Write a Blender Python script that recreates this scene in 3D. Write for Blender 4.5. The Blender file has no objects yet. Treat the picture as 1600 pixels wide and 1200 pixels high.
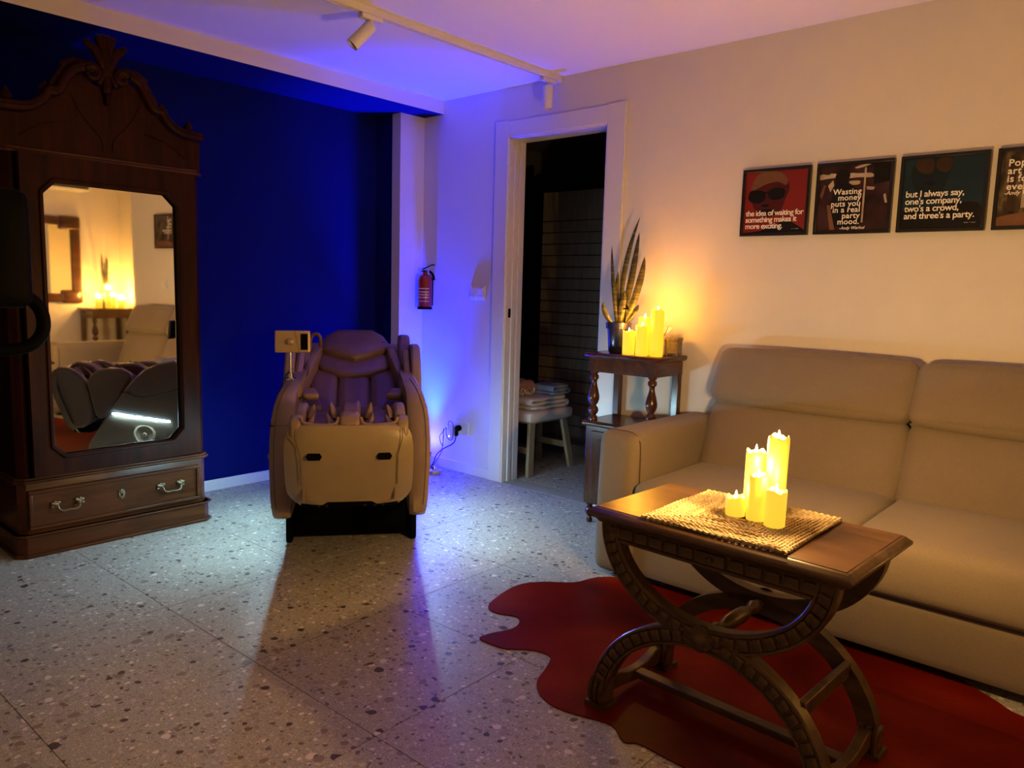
import bpy, bmesh, math, random
from mathutils import Vector, Matrix
random.seed(7)
PI = math.pi
S = bpy.context.scene
COL = S.collection

# ------------------------------------------------------------------ camera, world, exposure
cam = bpy.data.cameras.new('camera'); cam.sensor_width = 36.0; cam.lens = 1188.675 / 1600 * 36
cam.clip_start = 0.02; cam.clip_end = 60
camo = bpy.data.objects.new('camera', cam); COL.objects.link(camo)
yaw, pitch, roll = (math.radians(a) for a in (48.4439, 7.1649, 1.5735))
_f = Vector((math.sin(yaw) * math.cos(pitch), math.cos(yaw) * math.cos(pitch), -math.sin(pitch)))
_r = Vector((math.cos(yaw), -math.sin(yaw), 0)); _u = _r.cross(_f)
_R = _r * math.cos(roll) + _u * math.sin(roll); _U = _u * math.cos(roll) - _r * math.sin(roll)
camo.matrix_world = Matrix(((_R.x, _U.x, -_f.x, 0), (_R.y, _U.y, -_f.y, 0), (_R.z, _U.z, -_f.z, 1.2), (0, 0, 0, 1)))
S.camera = camo
w = bpy.data.worlds.new('world'); S.world = w; w.use_nodes = True
w.node_tree.nodes['Background'].inputs[0].default_value = (0.02, 0.018, 0.02, 1)
w.node_tree.nodes['Background'].inputs[1].default_value = 0.05
S.view_settings.view_transform = 'Standard'; S.view_settings.look = 'None'
S.view_settings.exposure = 2.55; S.view_settings.gamma = 1.0; S.view_settings.use_curve_mapping = False
S.cycles.max_bounces = 10; S.cycles.diffuse_bounces = 5; S.cycles.glossy_bounces = 6
S.cycles.sample_clamp_indirect = 6.0; S.cycles.caustics_reflective = False; S.cycles.caustics_refractive = False
S.cycles.use_denoising = True

# light strengths (each light lives in its lamp's builder)
CANDLE_W = 2.0        # table candles, watts each
ALCOVE_W = 1.25         # candles in the alcove behind the sofa
SIDE_W = 0.34          # candles on the console beside the door
BLUE_SPOT_W = 130.0
BLUE_WIDE_W = 13.0
BLUE_OMNI_W = 3.6
LED_E = 185.0
C_WARM = (1.0, 0.56, 0.18)
C_DEEP = (1.0, 0.42, 0.035)
C_ALC = (1.0, 0.48, 0.09)
C_BLUE = (0.010, 0.008, 1.0)
C_LED = (0.50, 0.84, 1.0)

# ------------------------------------------------------------------ materials
MATS = {}
def newmat(name):
    m = bpy.data.materials.new(name); m.use_nodes = True
    nt = m.node_tree; b = nt.nodes['Principled BSDF']; MATS[name] = m
    return m, nt, b
def N(nt, t, **kw):
    n = nt.nodes.new(t)
    for k, v in kw.items():
        if k in n.inputs: n.inputs[k].default_value = v
        else: setattr(n, k, v)
    return n
def ramp(nt, stops, interp='LINEAR'):
    r = nt.nodes.new('ShaderNodeValToRGB'); r.color_ramp.interpolation = interp
    e = r.color_ramp.elements
    while len(e) > 1: e.remove(e[-1])
    e[0].position, e[0].color = stops[0][0], (*stops[0][1], 1)
    for p, c in stops[1:]:
        x = e.new(p); x.color = (*c, 1)
    return r
def c3(c, k): return tuple(min(1, x * k) for x in c)
def plain(name, col, rough=0.5, metal=0.0, var=0.08, scale=30, bump=0.0, bscale=200, coat=0.0, spec=0.5, sheen=0.0):
    m, nt, b = newmat(name)
    tc = N(nt, 'ShaderNodeTexCoord'); no = N(nt, 'ShaderNodeTexNoise', Scale=scale, Detail=4.0)
    nt.links.new(tc.outputs['Object'], no.inputs['Vector'])
    r = ramp(nt, [(0.3, c3(col, 1 - var)), (0.7, c3(col, 1 + var))])
    nt.links.new(no.outputs['Fac'], r.inputs['Fac']); nt.links.new(r.outputs['Color'], b.inputs['Base Color'])
    b.inputs['Roughness'].default_value = rough; b.inputs['Metallic'].default_value = metal
    b.inputs['Coat Weight'].default_value = coat; b.inputs['Specular IOR Level'].default_value = spec
    b.inputs['Sheen Weight'].default_value = sheen
    if bump:
        n2 = N(nt, 'ShaderNodeTexNoise', Scale=bscale, Detail=3.0); bp = N(nt, 'ShaderNodeBump', Strength=bump, Distance=0.002)
        nt.links.new(tc.outputs['Object'], n2.inputs['Vector']); nt.links.new(n2.outputs['Fac'], bp.inputs['Height'])
        nt.links.new(bp.outputs['Normal'], b.inputs['Normal'])
    return m
def wood(name, dark, light, rough=0.35, stretch=(1, 1, 10), scale=9, coat=0.2, spec=0.25):
    m, nt, b = newmat(name)
    tc = N(nt, 'ShaderNodeTexCoord'); mp = N(nt, 'ShaderNodeMapping'); mp.inputs['Scale'].default_value = stretch
    no = N(nt, 'ShaderNodeTexNoise', Scale=scale, Detail=8.0, Roughness=0.65, Distortion=0.6)
    nt.links.new(tc.outputs['Object'], mp.inputs['Vector']); nt.links.new(mp.outputs['Vector'], no.inputs['Vector'])
    r = ramp(nt, [(0.32, dark), (0.55, tuple((a + c) / 2 for a, c in zip(dark, light))), (0.72, light)])
    nt.links.new(no.outputs['Fac'], r.inputs['Fac']); nt.links.new(r.outputs['Color'], b.inputs['Base Color'])
    b.inputs['Roughness'].default_value = rough; b.inputs['Coat Weight'].default_value = coat; b.inputs['Coat Roughness'].default_value = 0.2; b.inputs['Specular IOR Level'].default_value = spec
    bp = N(nt, 'ShaderNodeBump', Strength=0.12, Distance=0.001)
    nt.links.new(no.outputs['Fac'], bp.inputs['Height']); nt.links.new(bp.outputs['Normal'], b.inputs['Normal'])
    return m
def emit(name, col, strength, base=None):
    m, nt, b = newmat(name)
    b.inputs['Base Color'].default_value = (*(base or col), 1)
    b.inputs['Emission Color'].default_value = (*col, 1); b.inputs['Emission Strength'].default_value = strength
    no = N(nt, 'ShaderNodeTexNoise', Scale=40.0); bp = N(nt, 'ShaderNodeBump', Strength=0.1)
    nt.links.new(no.outputs['Fac'], bp.inputs['Height']); nt.links.new(bp.outputs['Normal'], b.inputs['Normal'])
    return m
def fabric(name, col, rough=0.9):
    m, nt, b = newmat(name)
    tc = N(nt, 'ShaderNodeTexCoord'); no = N(nt, 'ShaderNodeTexNoise', Scale=420.0, Detail=2.0)
    n2 = N(nt, 'ShaderNodeTexNoise', Scale=6.0, Detail=3.0)
    nt.links.new(tc.outputs['Object'], no.inputs['Vector']); nt.links.new(tc.outputs['Object'], n2.inputs['Vector'])
    r = ramp(nt, [(0.3, c3(col, .86)), (0.7, c3(col, 1.1))]); r2 = ramp(nt, [(0.3, (.93, .93, .93)), (0.7, (1, 1, 1))])
    mx = N(nt, 'ShaderNodeMix', data_type='RGBA', blend_type='MULTIPLY'); mx.inputs[0].default_value = 1
    nt.links.new(no.outputs['Fac'], r.inputs['Fac']); nt.links.new(n2.outputs['Fac'], r2.inputs['Fac'])
    nt.links.new(r.outputs['Color'], mx.inputs[6]); nt.links.new(r2.outputs['Color'], mx.inputs[7])
    nt.links.new(mx.outputs[2], b.inputs['Base Color']); b.inputs['Roughness'].default_value = rough
    b.inputs['Sheen Weight'].default_value = 0.15; b.inputs['Specular IOR Level'].default_value = 0.2
    bp = N(nt, 'ShaderNodeBump', Strength=0.25, Distance=0.0015)
    nt.links.new(no.outputs['Fac'], bp.inputs['Height']); nt.links.new(bp.outputs['Normal'], b.inputs['Normal'])
    return m

def terrazzo():
    m, nt, b = newmat('terrazzo')
    tc = N(nt, 'ShaderNodeTexCoord'); oi = N(nt, 'ShaderNodeObjectInfo')
    mul = N(nt, 'ShaderNodeMath', operation='MULTIPLY'); mul.inputs[1].default_value = 53.0
    nt.links.new(oi.outputs['Random'], mul.inputs[0])
    comb = N(nt, 'ShaderNodeCombineXYZ'); nt.links.new(mul.outputs[0], comb.inputs[0]); nt.links.new(mul.outputs[0], comb.inputs[1])
    add = N(nt, 'ShaderNodeVectorMath', operation='ADD')
    nt.links.new(tc.outputs['Object'], add.inputs[0]); nt.links.new(comb.outputs[0], add.inputs[1])
    wn = N(nt, 'ShaderNodeTexNoise', Scale=26.0, Detail=2.0)
    nt.links.new(add.outputs[0], wn.inputs['Vector'])
    sc = N(nt, 'ShaderNodeVectorMath', operation='SCALE'); sc.inputs['Scale'].default_value = 0.02
    nt.links.new(wn.outputs['Color'], sc.inputs[0])
    co = N(nt, 'ShaderNodeVectorMath', operation='ADD')
    nt.links.new(add.outputs[0], co.inputs[0]); nt.links.new(sc.outputs[0], co.inputs[1])
    base = (0.375, 0.365, 0.318)
    n1 = N(nt, 'ShaderNodeTexNoise', Scale=340.0, Detail=2.0); nt.links.new(co.outputs[0], n1.inputs['Vector'])
    cur = ramp(nt, [(0.32, c3(base, .62)), (0.5, base), (0.68, c3(base, 1.4))]); nt.links.new(n1.outputs['Fac'], cur.inputs['Fac'])
    out = cur.outputs['Color']
    chips = [(120, 0.40, [(0, (.24, .20, .18)), (.3, (.38, .34, .30)), (.6, (.54, .50, .45)), (.85, (.66, .62, .56))], .72),
             (52, 0.38, [(0, (.15, .12, .10)), (.25, (.30, .26, .22)), (.55, (.52, .48, .43)), (.86, (.72, .68, .62))], .55),
             (23, 0.36, [(0, (.07, .05, .04)), (.3, (.24, .20, .165)), (.6, (.33, .29, .25)), (.88, (.70, .66, .60))], .42)]
    for scale, th, cols, keep in chips:
        v = N(nt, 'ShaderNodeTexVoronoi', Scale=float(scale)); nt.links.new(co.outputs[0], v.inputs['Vector'])
        sep = N(nt, 'ShaderNodeSeparateColor'); nt.links.new(v.outputs['Color'], sep.inputs[0])
        lt = N(nt, 'ShaderNodeMath', operation='LESS_THAN'); lt.inputs[1].default_value = keep
        nt.links.new(sep.outputs[0], lt.inputs[0])
        size = N(nt, 'ShaderNodeMapRange'); size.inputs[3].default_value = th * .55; size.inputs[4].default_value = th * 1.25
        nt.links.new(sep.outputs[2], size.inputs[0])
        ins = N(nt, 'ShaderNodeMath', operation='LESS_THAN'); nt.links.new(v.outputs['Distance'], ins.inputs[0]); nt.links.new(size.outputs[0], ins.inputs[1])
        fac = N(nt, 'ShaderNodeMath', operation='MULTIPLY'); nt.links.new(lt.outputs[0], fac.inputs[0]); nt.links.new(ins.outputs[0], fac.inputs[1])
        rc = ramp(nt, cols, 'CONSTANT'); nt.links.new(sep.outputs[1], rc.inputs['Fac'])
        mx = N(nt, 'ShaderNodeMix', data_type='RGBA'); nt.links.new(fac.outputs[0], mx.inputs[0])
        nt.links.new(out, mx.inputs[6]); nt.links.new(rc.outputs['Color'], mx.inputs[7]); out = mx.outputs[2]
    nt.links.new(out, b.inputs['Base Color']); b.inputs['Roughness'].default_value = 0.42; b.inputs['Specular IOR Level'].default_value = 0.35
    return m

M_WHITE = plain('white_paint', (.66, .62, .565), .75, var=.015, scale=8, bump=.12, bscale=260)
M_CEIL = plain('ceiling_paint', (.78, .74, .69), .8, var=.01, scale=6, bump=.08)
M_NAVY = plain('navy_paint', (.002, .005, .095), .85, var=.05, scale=5, bump=.08, spec=.06)
M_TRIM = plain('white_lacquer', (.66, .64, .62), .35, var=.01)
M_GROUT = plain('grout', (.30, .28, .25), .8)
M_TERR = terrazzo()
M_DARKROOM = plain('unlit_storeroom_paint', (.10, .09, .075), .8)  # dim wall colour stands in for the storeroom's lack of light
M_PLANK = wood('grey_plank', (.13, .11, .075), (.20, .17, .12), .7, (1, 6, 1), 5, 0)
M_WARD = wood('old_walnut', (.012, .0022, .0008), (.042, .0085, .0028), .42, (1.2, 1.2, .16), 16, .0, .08)
M_WARDH = wood('old_walnut_lit', (.032, .0095, .0030), (.105, .034, .010), .36, (.16, 1.2, 1.2), 16, .05, .16)  # LED-lit lower part: brightening put into a lighter copy of the walnut
M_MIRROR, _nt, _b = newmat('mirror_glass')
_b.inputs['Base Color'].default_value = (.86, .87, .84, 1); _b.inputs['Metallic'].default_value = 1; _b.inputs['Roughness'].default_value = .025
M_BRASS = plain('aged_brass', (.20, .16, .10), .4, 1.0, .2, 80)
M_RED_W = wood('dark_mahogany', (.035, .011, .006), (.11, .038, .016), .22, (.3, 1.2, 1.2), 14, .35)
M_RED_V = wood('dark_mahogany_turned', (.035, .011, .006), (.10, .034, .015), .2, (1.2, 1.2, .3), 14, .35)
M_OAK = wood('dark_carved_oak', (.042, .021, .007), (.145, .078, .027), .36, (1.2, .25, 1.2), 18, .08)
M_OAKTOP = wood('table_top_oak', (.040, .017, .006), (.11, .050, .017), .28, (1.4, .18, 1), 14, .06, .18)
M_SOFA = fabric('beige_sofa_fabric', (.215, .17, .12))
M_SEAM = plain('brown_seam', (.09, .062, .04), .8)
M_TAN = plain('tan_leather', (.235, .172, .108), .42, var=.04, scale=14, bump=.1, bscale=500)
M_BEIGE = plain('beige_leather', (.275, .215, .118), .42, var=.04, scale=14, bump=.1, bscale=500)
M_BROWN = plain('brown_leather', (.135, .078, .062), .45, var=.08, scale=20, bump=.15, bscale=420)
M_BROWN2 = plain('light_brown_leather', (.22, .145, .10), .42, var=.06, scale=20, bump=.15, bscale=420)
M_BLACK = plain('black_plastic', (.0012, .0012, .0014), .6, spec=.05)
M_DARKMET = plain('dark_metal', (.04, .04, .042), .3, .9)
M_CHROME = plain('polished_metal', (.75, .72, .66), .15, 1.0, .03)
M_GOLD = plain('champagne_plastic', (.42, .32, .17), .38, .35, .04)
M_REDM = plain('red_enamel', (.30, .012, .015), .22, var=.05, coat=.4)
M_LABEL = plain('pale_label', (.62, .55, .48), .6)
M_PLASTIC = plain('white_plastic', (.70, .68, .65), .35)
M_CABLE = plain('black_cable', (.012, .012, .014), .5)
M_WAX = emit('glowing_wax', (1.0, .62, .045), .15, (.72, .46, .05))
M_WAX2 = emit('glowing_wax_tall', (1.0, .50, .02), .19, (.72, .44, .04))
M_FLAME = emit('flame_tip', (1.0, .86, .55), 4.0)
M_LED = emit('led_diffuser', C_LED, LED_E)
M_BLUEL = emit('blue_lamp_face', (.03, .05, 1.0), 30.0)
M_JUTE = plain('woven_jute', (.42, .32, .165), .85, var=.35, scale=160, bump=.5, bscale=600)
M_POTBLUE = plain('dark_glazed_pot', (.012, .014, .06), .25, coat=.5)
M_SOIL = plain('pale_gravel', (.30, .25, .19), .9, var=.5, scale=120)
M_LINEN_W = fabric('white_towel', (.60, .55, .50)); M_LINEN_B = fabric('blue_towel', (.22, .28, .38)); M_LINEN_P = fabric('terracotta_throw', (.36, .17, .12))
M_BIRCH = wood('birch', (.30, .22, .12), (.42, .32, .19), .5, (1, 1, .2), 10, 0)
M_TISSUE = plain('tissue_paper', (.80, .74, .64), .9)
M_BOXG = plain('patterned_card_box', (.20, .16, .11), .6, var=.3, scale=60)
M_BOXC = plain('cream_card_box', (.55, .44, .30), .6, var=.1, scale=60)
M_INK = plain('white_print', (.82, .78, .70), .5)

def leaf_mat():
    m, nt, b = newmat('banded_leaf')
    tc = N(nt, 'ShaderNodeTexCoord'); mp = N(nt, 'ShaderNodeMapping'); mp.inputs['Scale'].default_value = (6, 6, 60)
    no = N(nt, 'ShaderNodeTexNoise', Scale=1.0, Detail=4.0, Distortion=1.2)
    nt.links.new(tc.outputs['Object'], mp.inputs['Vector']); nt.links.new(mp.outputs['Vector'], no.inputs['Vector'])
    r = ramp(nt, [(.38, (.018, .020, .008)), (.52, (.045, .045, .017)), (.62, (.10, .085, .032))])
    nt.links.new(no.outputs['Fac'], r.inputs['Fac']); nt.links.new(r.outputs['Color'], b.inputs['Base Color']); b.inputs['Roughness'].default_value = .4
    return m
M_LEAF = leaf_mat()
def hide_mat():
    m, nt, b = newmat('red_cowhide')
    tc = N(nt, 'ShaderNodeTexCoord'); n1 = N(nt, 'ShaderNodeTexNoise', Scale=1.7, Detail=3.0, Distortion=.4)
    mp = N(nt, 'ShaderNodeMapping'); mp.inputs['Scale'].default_value = (60, 9, 9); n2 = N(nt, 'ShaderNodeTexNoise', Scale=5.0, Detail=5.0)
    nt.links.new(tc.outputs['Object'], n1.inputs['Vector']); nt.links.new(tc.outputs['Object'], mp.inputs['Vector']); nt.links.new(mp.outputs['Vector'], n2.inputs['Vector'])
    r = ramp(nt, [(.3, (.075, .003, .002)), (.5, (.17, .009, .003)), (.7, (.30, .030, .005))]); nt.links.new(n1.outputs['Fac'], r.inputs['Fac'])
    r2 = ramp(nt, [(.3, (.72, .72, .72)), (.7, (1, 1, 1))]); nt.links.new(n2.outputs['Fac'], r2.inputs['Fac'])
    mx = N(nt, 'ShaderNodeMix', data_type='RGBA', blend_type='MULTIPLY'); mx.inputs[0].default_value = 1
    nt.links.new(r.outputs['Color'], mx.inputs[6]); nt.links.new(r2.outputs['Color'], mx.inputs[7]); nt.links.new(mx.outputs[2], b.inputs['Base Color'])
    b.inputs['Roughness'].default_value = .36; b.inputs['Specular IOR Level'].default_value = .035
    bp = N(nt, 'ShaderNodeBump', Strength=.04, Distance=.001); nt.links.new(n2.outputs['Fac'], bp.inputs['Height']); nt.links.new(bp.outputs['Normal'], b.inputs['Normal'])
    return m
M_HIDE = hide_mat()

# ------------------------------------------------------------------ mesh helpers
class MB:
    def __init__(s): s.v = []; s.f = []
    def add(s, vs, fs):
        o = len(s.v); s.v += [tuple(p) for p in vs]; s.f += [tuple(i + o for i in f) for f in fs]; return s
    def box(s, a, b, mat=None):
        (x0, y0, z0), (x1, y1, z1) = a, b
        vs = [Vector(p) for p in ((x0, y0, z0), (x1, y0, z0), (x1, y1, z0), (x0, y1, z0), (x0, y0, z1), (x1, y0, z1), (x1, y1, z1), (x0, y1, z1))]
        if mat: vs = [mat @ p for p in vs]
        return s.add(vs, [(0, 3, 2, 1), (4, 5, 6, 7), (0, 1, 5, 4), (1, 2, 6, 5), (2, 3, 7, 6), (3, 0, 4, 7)])
    def loft(s, rings, caps=True, close=False):
        n = len(rings[0]); vs = [p for r in rings for p in r]; fs = []
        m = len(rings); rng = m if close else m - 1
        for i in range(rng):
            j = (i + 1) % m
            for k in range(n): fs.append((i * n + k, i * n + (k + 1) % n, j * n + (k + 1) % n, j * n + k))
        if caps and not close: fs += [tuple(range(n - 1, -1, -1)), tuple((m - 1) * n + k for k in range(n))]
        return s.add(vs, fs)
    def lathe(s, prof, c=(0, 0, 0), seg=20, axis='z', mat=None):
        rings = []
        for r, h in prof:
            ring = []
            for k in range(seg):
                a = 2 * PI * k / seg; x, y = r * math.cos(a), r * math.sin(a)
                p = {'z': (x, y, h), 'x': (h, x, y), 'y': (y, h, x)}[axis]
                p = Vector(p) + Vector(c); ring.append(mat @ p if mat else p)
            rings.append(ring)
        return s.loft(rings)
    def tube(s, pts, r, seg=8, caps=True, close=False, flat=1.0):
        pts = [Vector(p) for p in pts]; n = len(pts); rings = []; up = None
        for i, p in enumerate(pts):
            a = pts[(i - 1) % n] if (i or close) else p; b = pts[(i + 1) % n] if (i < n - 1 or close) else p
            t = (b - a).normalized()
            if up is None: up = Vector((0, 0, 1)) if abs(t.z) < .9 else Vector((1, 0, 0))
            x = t.cross(up)
            x = x.normalized() if x.length > 1e-6 else Vector((1, 0, 0))
            up = x.cross(t).normalized(); rr = r[i] if isinstance(r, (list, tuple)) else r
            rings.append([p + x * (rr * math.cos(2 * PI * k / seg)) + up * (rr * flat * math.sin(2 * PI * k / seg)) for k in range(seg)])
        return s.loft(rings, caps, close)
    def prism(s, poly, h0, h1, axis='y', mat=None):
        def P(a, b, h): return Vector({'y': (a, h, b), 'x': (h, a, b), 'z': (a, b, h)}[axis])
        n = len(poly); vs = [P(a, b, h0) for a, b in poly] + [P(a, b, h1) for a, b in poly]
        if mat: vs = [mat @ p for p in vs]
        return s.add(vs, [tuple(range(n)), tuple(range(2 * n - 1, n - 1, -1))] + [(k, (k + 1) % n, n + (k + 1) % n, n + k) for k in range(n)])
    def rbox(s, size, r, n=10, puff=0.0, fn=None, mat=None):
        hx, hy, hz = (d / 2 for d in size); r = min(r, hx, hy, hz); H = (hx, hy, hz)
        idx = {}; vs = []; fs = []
        def vert(i, j, k):
            key = (i, j, k)
            if key not in idx:
                u = [2 * i / n - 1, 2 * j / n - 1, 2 * k / n - 1]
                # concentrate samples near the edges
                u = [math.copysign(1 - (1 - abs(q)) ** 1.5, q) if abs(q) < 1 else q for q in u]
                p = Vector([u[a] * H[a] for a in range(3)])
                c = Vector([max(-(H[a] - r), min(H[a] - r, p[a])) for a in range(3)]); d = p - c
                if d.length > 1e-9: p = c + d.normalized() * r
                if puff:
                    for a in range(3):
                        b, e = (a + 1) % 3, (a + 2) % 3
                        if abs(u[a]) == 1: p[a] += math.copysign(puff * (1 - u[b] ** 2) * (1 - u[e] ** 2), u[a])
                if fn: p = Vector(fn(p))
                if mat: p = mat @ p
                idx[key] = len(vs); vs.append(p)
            return idx[key]
        for a in range(n):
            for b in range(n):
                for q, fl in ((0, 1), (n, 0)):
                    for ax in range(3):
                        def K(x, y):
                            t = [0, 0, 0]; t[ax] = q; t[(ax + 1) % 3] = x; t[(ax + 2) % 3] = y; return vert(*t)
                        f = (K(a, b), K(a + 1, b), K(a + 1, b + 1), K(a, b + 1)); fs.append(f[::-1] if fl else f)
        return s.add(vs, fs)
    def build(s, name, mat, parent=None, smooth=False, bevel=0.0, seg=2, sub=0, loc=None, rot=None, angle=35):
        me = bpy.data.meshes.new(name); me.from_pydata(s.v, [], s.f); me.validate()
        bm = bmesh.new(); bm.from_mesh(me); bmesh.ops.recalc_face_normals(bm, faces=bm.faces); bm.to_mesh(me); bm.free()
        me.materials.append(mat)
        if smooth or bevel:
            me.polygons.foreach_set('use_smooth', [True] * len(me.polygons))
            if hasattr(me, 'set_sharp_from_angle'): me.set_sharp_from_angle(angle=math.radians(40 if not bevel else 60))
        o = bpy.data.objects.new(name, me); COL.objects.link(o)
        if parent: o.parent = parent
        if loc: o.location = loc
        if rot: o.rotation_euler = rot
        if bevel:
            md = o.modifiers.new('bevel', 'BEVEL'); md.width = bevel; md.segments = seg; md.limit_method = 'ANGLE'; md.angle_limit = math.radians(angle); md.harden_normals = False
        if sub:
            md = o.modifiers.new('sub', 'SUBSURF'); md.levels = sub; md.render_levels = sub
        return o
def rect(x0, x1, y0, y1): return [(x0, y0), (x1, y0), (x1, y1), (x0, y1)]
def tag(o, label, cat, group=None):
    o['label'] = label; o['category'] = cat
    if group: o['group'] = group
    return o
def thing(name, label, cat, loc=(0, 0, 0), rz=0.0, group=None):
    o = bpy.data.objects.new(name, None); o.empty_display_size = .1; COL.objects.link(o)
    o.location = loc; o.rotation_euler = (0, 0, rz); return tag(o, label, cat, group)
def struct(o): o['kind'] = 'structure'; return o
def catmull(pts, n=6, close=False):
    P = [Vector(p) for p in pts]; out = []; m = len(P)
    for i in range(m if close else m - 1):
        p0 = P[(i - 1) % m] if (i or close) else P[i]; p1 = P[i]; p2 = P[(i + 1) % m]; p3 = P[(i + 2) % m] if (i < m - 2 or close) else P[(i + 1) % m]
        for k in range(n):
            t = k / n; out.append(.5 * ((2 * p1) + (p2 - p0) * t + (2 * p0 - 5 * p1 + 4 * p2 - p3) * t * t + (3 * p1 - p0 - 3 * p2 + p3) * t ** 3))
    if not close: out.append(P[-1])
    return out
def T(x, y, z): return Matrix.Translation((x, y, z))
def RX(a): return Matrix.Rotation(math.radians(a), 4, 'X')
def RY(a): return Matrix.Rotation(math.radians(a), 4, 'Y')
def RZ(a): return Matrix.Rotation(math.radians(a), 4, 'Z')
def point_light(name, parent, loc, col, watts, radius):
    l = bpy.data.lights.new(name, 'POINT'); l.color = col; l.energy = watts; l.shadow_soft_size = radius
    o = bpy.data.objects.new(name, l); COL.objects.link(o); o.parent = parent; o.location = loc; return o
def copy_tree(o, parent=None):
    c = o.copy(); COL.objects.link(c)
    if parent: c.parent = parent
    for ch in list(o.children): copy_tree(ch, c)
    return c

# ------------------------------------------------------------------ the room
XR, YB, YO, XL, ZC = 3.431, 4.108, -1.0, -1.5, 2.366
floor = struct(MB().box((XL - .1, YO - .1, -.08), (5.3, 4.35, -.002)).build('floor', M_GROUT))
def make_tiles():
    me = None; pitch = .597; a = math.radians(1.3); k = 0
    for i in range(-6, 9):
        for j in range(-7, 6):
            u, v = (i + .5) * pitch, (j + .5) * pitch
            x = 1.185 + u * math.cos(a) - v * math.sin(a); y = 2.112 + u * math.sin(a) + v * math.cos(a)
            if not (XL - .2 < x < 5.3 and YO - .25 < y < 4.3): continue
            if x > 3.75 and y < 1.4: continue
            if me is None:
                h = (pitch - .0028) / 2
                o = MB().box((-h, -h, -.002), (h, h, 0)).build('tile', M_TERR, floor, bevel=.0007, seg=1); me = o.data
            else:
                o = bpy.data.objects.new('tile', me); COL.objects.link(o); o.parent = floor
            o.location = (x, y, 0); o.rotation_euler = (0, 0, a + random.choice((0, PI / 2, PI, -PI / 2)))
make_tiles()
struct(MB().box((XL - .1, YO - .1, ZC), (3.95, 4.3, ZC + .1)).build('ceiling', M_CEIL))
struct(MB().box((XL, YB, 0), (3.56, YB + .1, ZC)).build('wall_far', M_NAVY))
struct(MB().box((XL - .1, YO - .1, 0), (XL, YB + .1, ZC)).build('wall_left', M_WHITE))
struct(MB().box((XL, YO - .1, 0), (3.95, YO, ZC)).build('wall_near', M_WHITE))
DY0, DY1, DZ = 2.400, 3.112, 2.082
wr = MB()
wr.box((XR, -.13, 0), (XR + .12, DY0, ZC)); wr.box((XR, DY1, 0), (XR + .12, YB, ZC)); wr.box((XR, DY0, DZ), (XR + .12, DY1, ZC))
struct(wr.build('wall_right', M_WHITE))
al = MB(); al.box((3.75, YO, 0), (3.95, -.13, ZC)); al.box((XR + .12, -.13, 0), (3.95, -.01, ZC))
struct(al.build('wall_alcove', M_WHITE))
# pillar in the corner and the boxed beam above the blue wall
pil = struct(MB().box((3.228, 3.863, 0), (XR, 3.945, 2.284)).build('trim_1', M_WHITE, bevel=.002))
struct(MB().box((3.228, 3.945, 0), (XR, YB, 2.284)).build('trim_2', M_NAVY))
sof = MB().box((XL, 3.682, 2.284), (XR, YB, ZC)).build('trim_3', M_WHITE); struct(sof)
sof.data.materials.append(M_NAVY)
for p in sof.data.polygons:
    if p.normal.z < -.5: p.material_index = 1
for nm, a, b in (('baseboard_far', (XL, YB - .012, 0), (3.228, YB, .062)), ('baseboard_right', (XR - .012, 3.212, 0), (XR, 3.863, .066)),
                 ('baseboard_sofa', (XR - .012, -.13, 0), (XR, 2.292, .066)), ('baseboard_pillar', (3.228, 3.851, 0), (XR - .012, 3.863, .066)),
                 ('baseboard_near', (XL, YO, 0), (3.75, YO + .012, .062))):
    struct(MB().box(a, b).build(nm, M_TRIM, bevel=.003))

# doorway
door = bpy.data.objects.new('door_1', None); COL.objects.link(door); struct(door); door.location = (XR, 2.756, 0)
def dpart(mb, name, mat, **k):
    o = mb.build(name, mat, **k); o.parent = door; o.matrix_parent_inverse = T(-XR, -2.756, 0); return o
dpart(MB().box((XR - .018, DY1 - .004, 0), (XR, 3.212, 2.176)), 'casing_stile', M_TRIM, bevel=.003)
dpart(MB().box((XR - .018, 2.292, 0), (XR, DY0 + .004, 2.176)), 'casing_stile', M_TRIM, bevel=.003)
dpart(MB().box((XR - .016, DY0 + .004, DZ - .004), (XR, DY1 - .004, 2.170)), 'casing_header', M_TRIM, bevel=.003)
jm = MB()
for x0, x1, d in ((XR - .010, XR + .035, .012), (XR + .035, XR + .062, .020), (XR + .062, XR + .085, .010), (XR + .085, XR + .13, .018)):
    jm.box((x0, DY1 - d, 0), (x1, DY1, DZ))
dpart(jm, 'jamb', M_TRIM, bevel=.002)
dpart(MB().box((XR - .010, DY0, 0), (XR + .13, DY0 + .014, DZ)), 'jamb', M_TRIM, bevel=.002)
dpart(MB().box((XR - .010, DY0 + .014, DZ - .014), (XR + .13, DY1 - .018, DZ)), 'head_jamb', M_TRIM, bevel=.002)
dpart(MB().rbox((.020, .006, .055), .009, 6, mat=T(XR + .022, DY1 - .013, 1.05)), 'latch_plate', M_BLACK, smooth=True)
dpart(MB().box((XR - .005, DY0, -.001), (XR + .125, DY1, .0015)), 'threshold_strip', M_GROUT)

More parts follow.
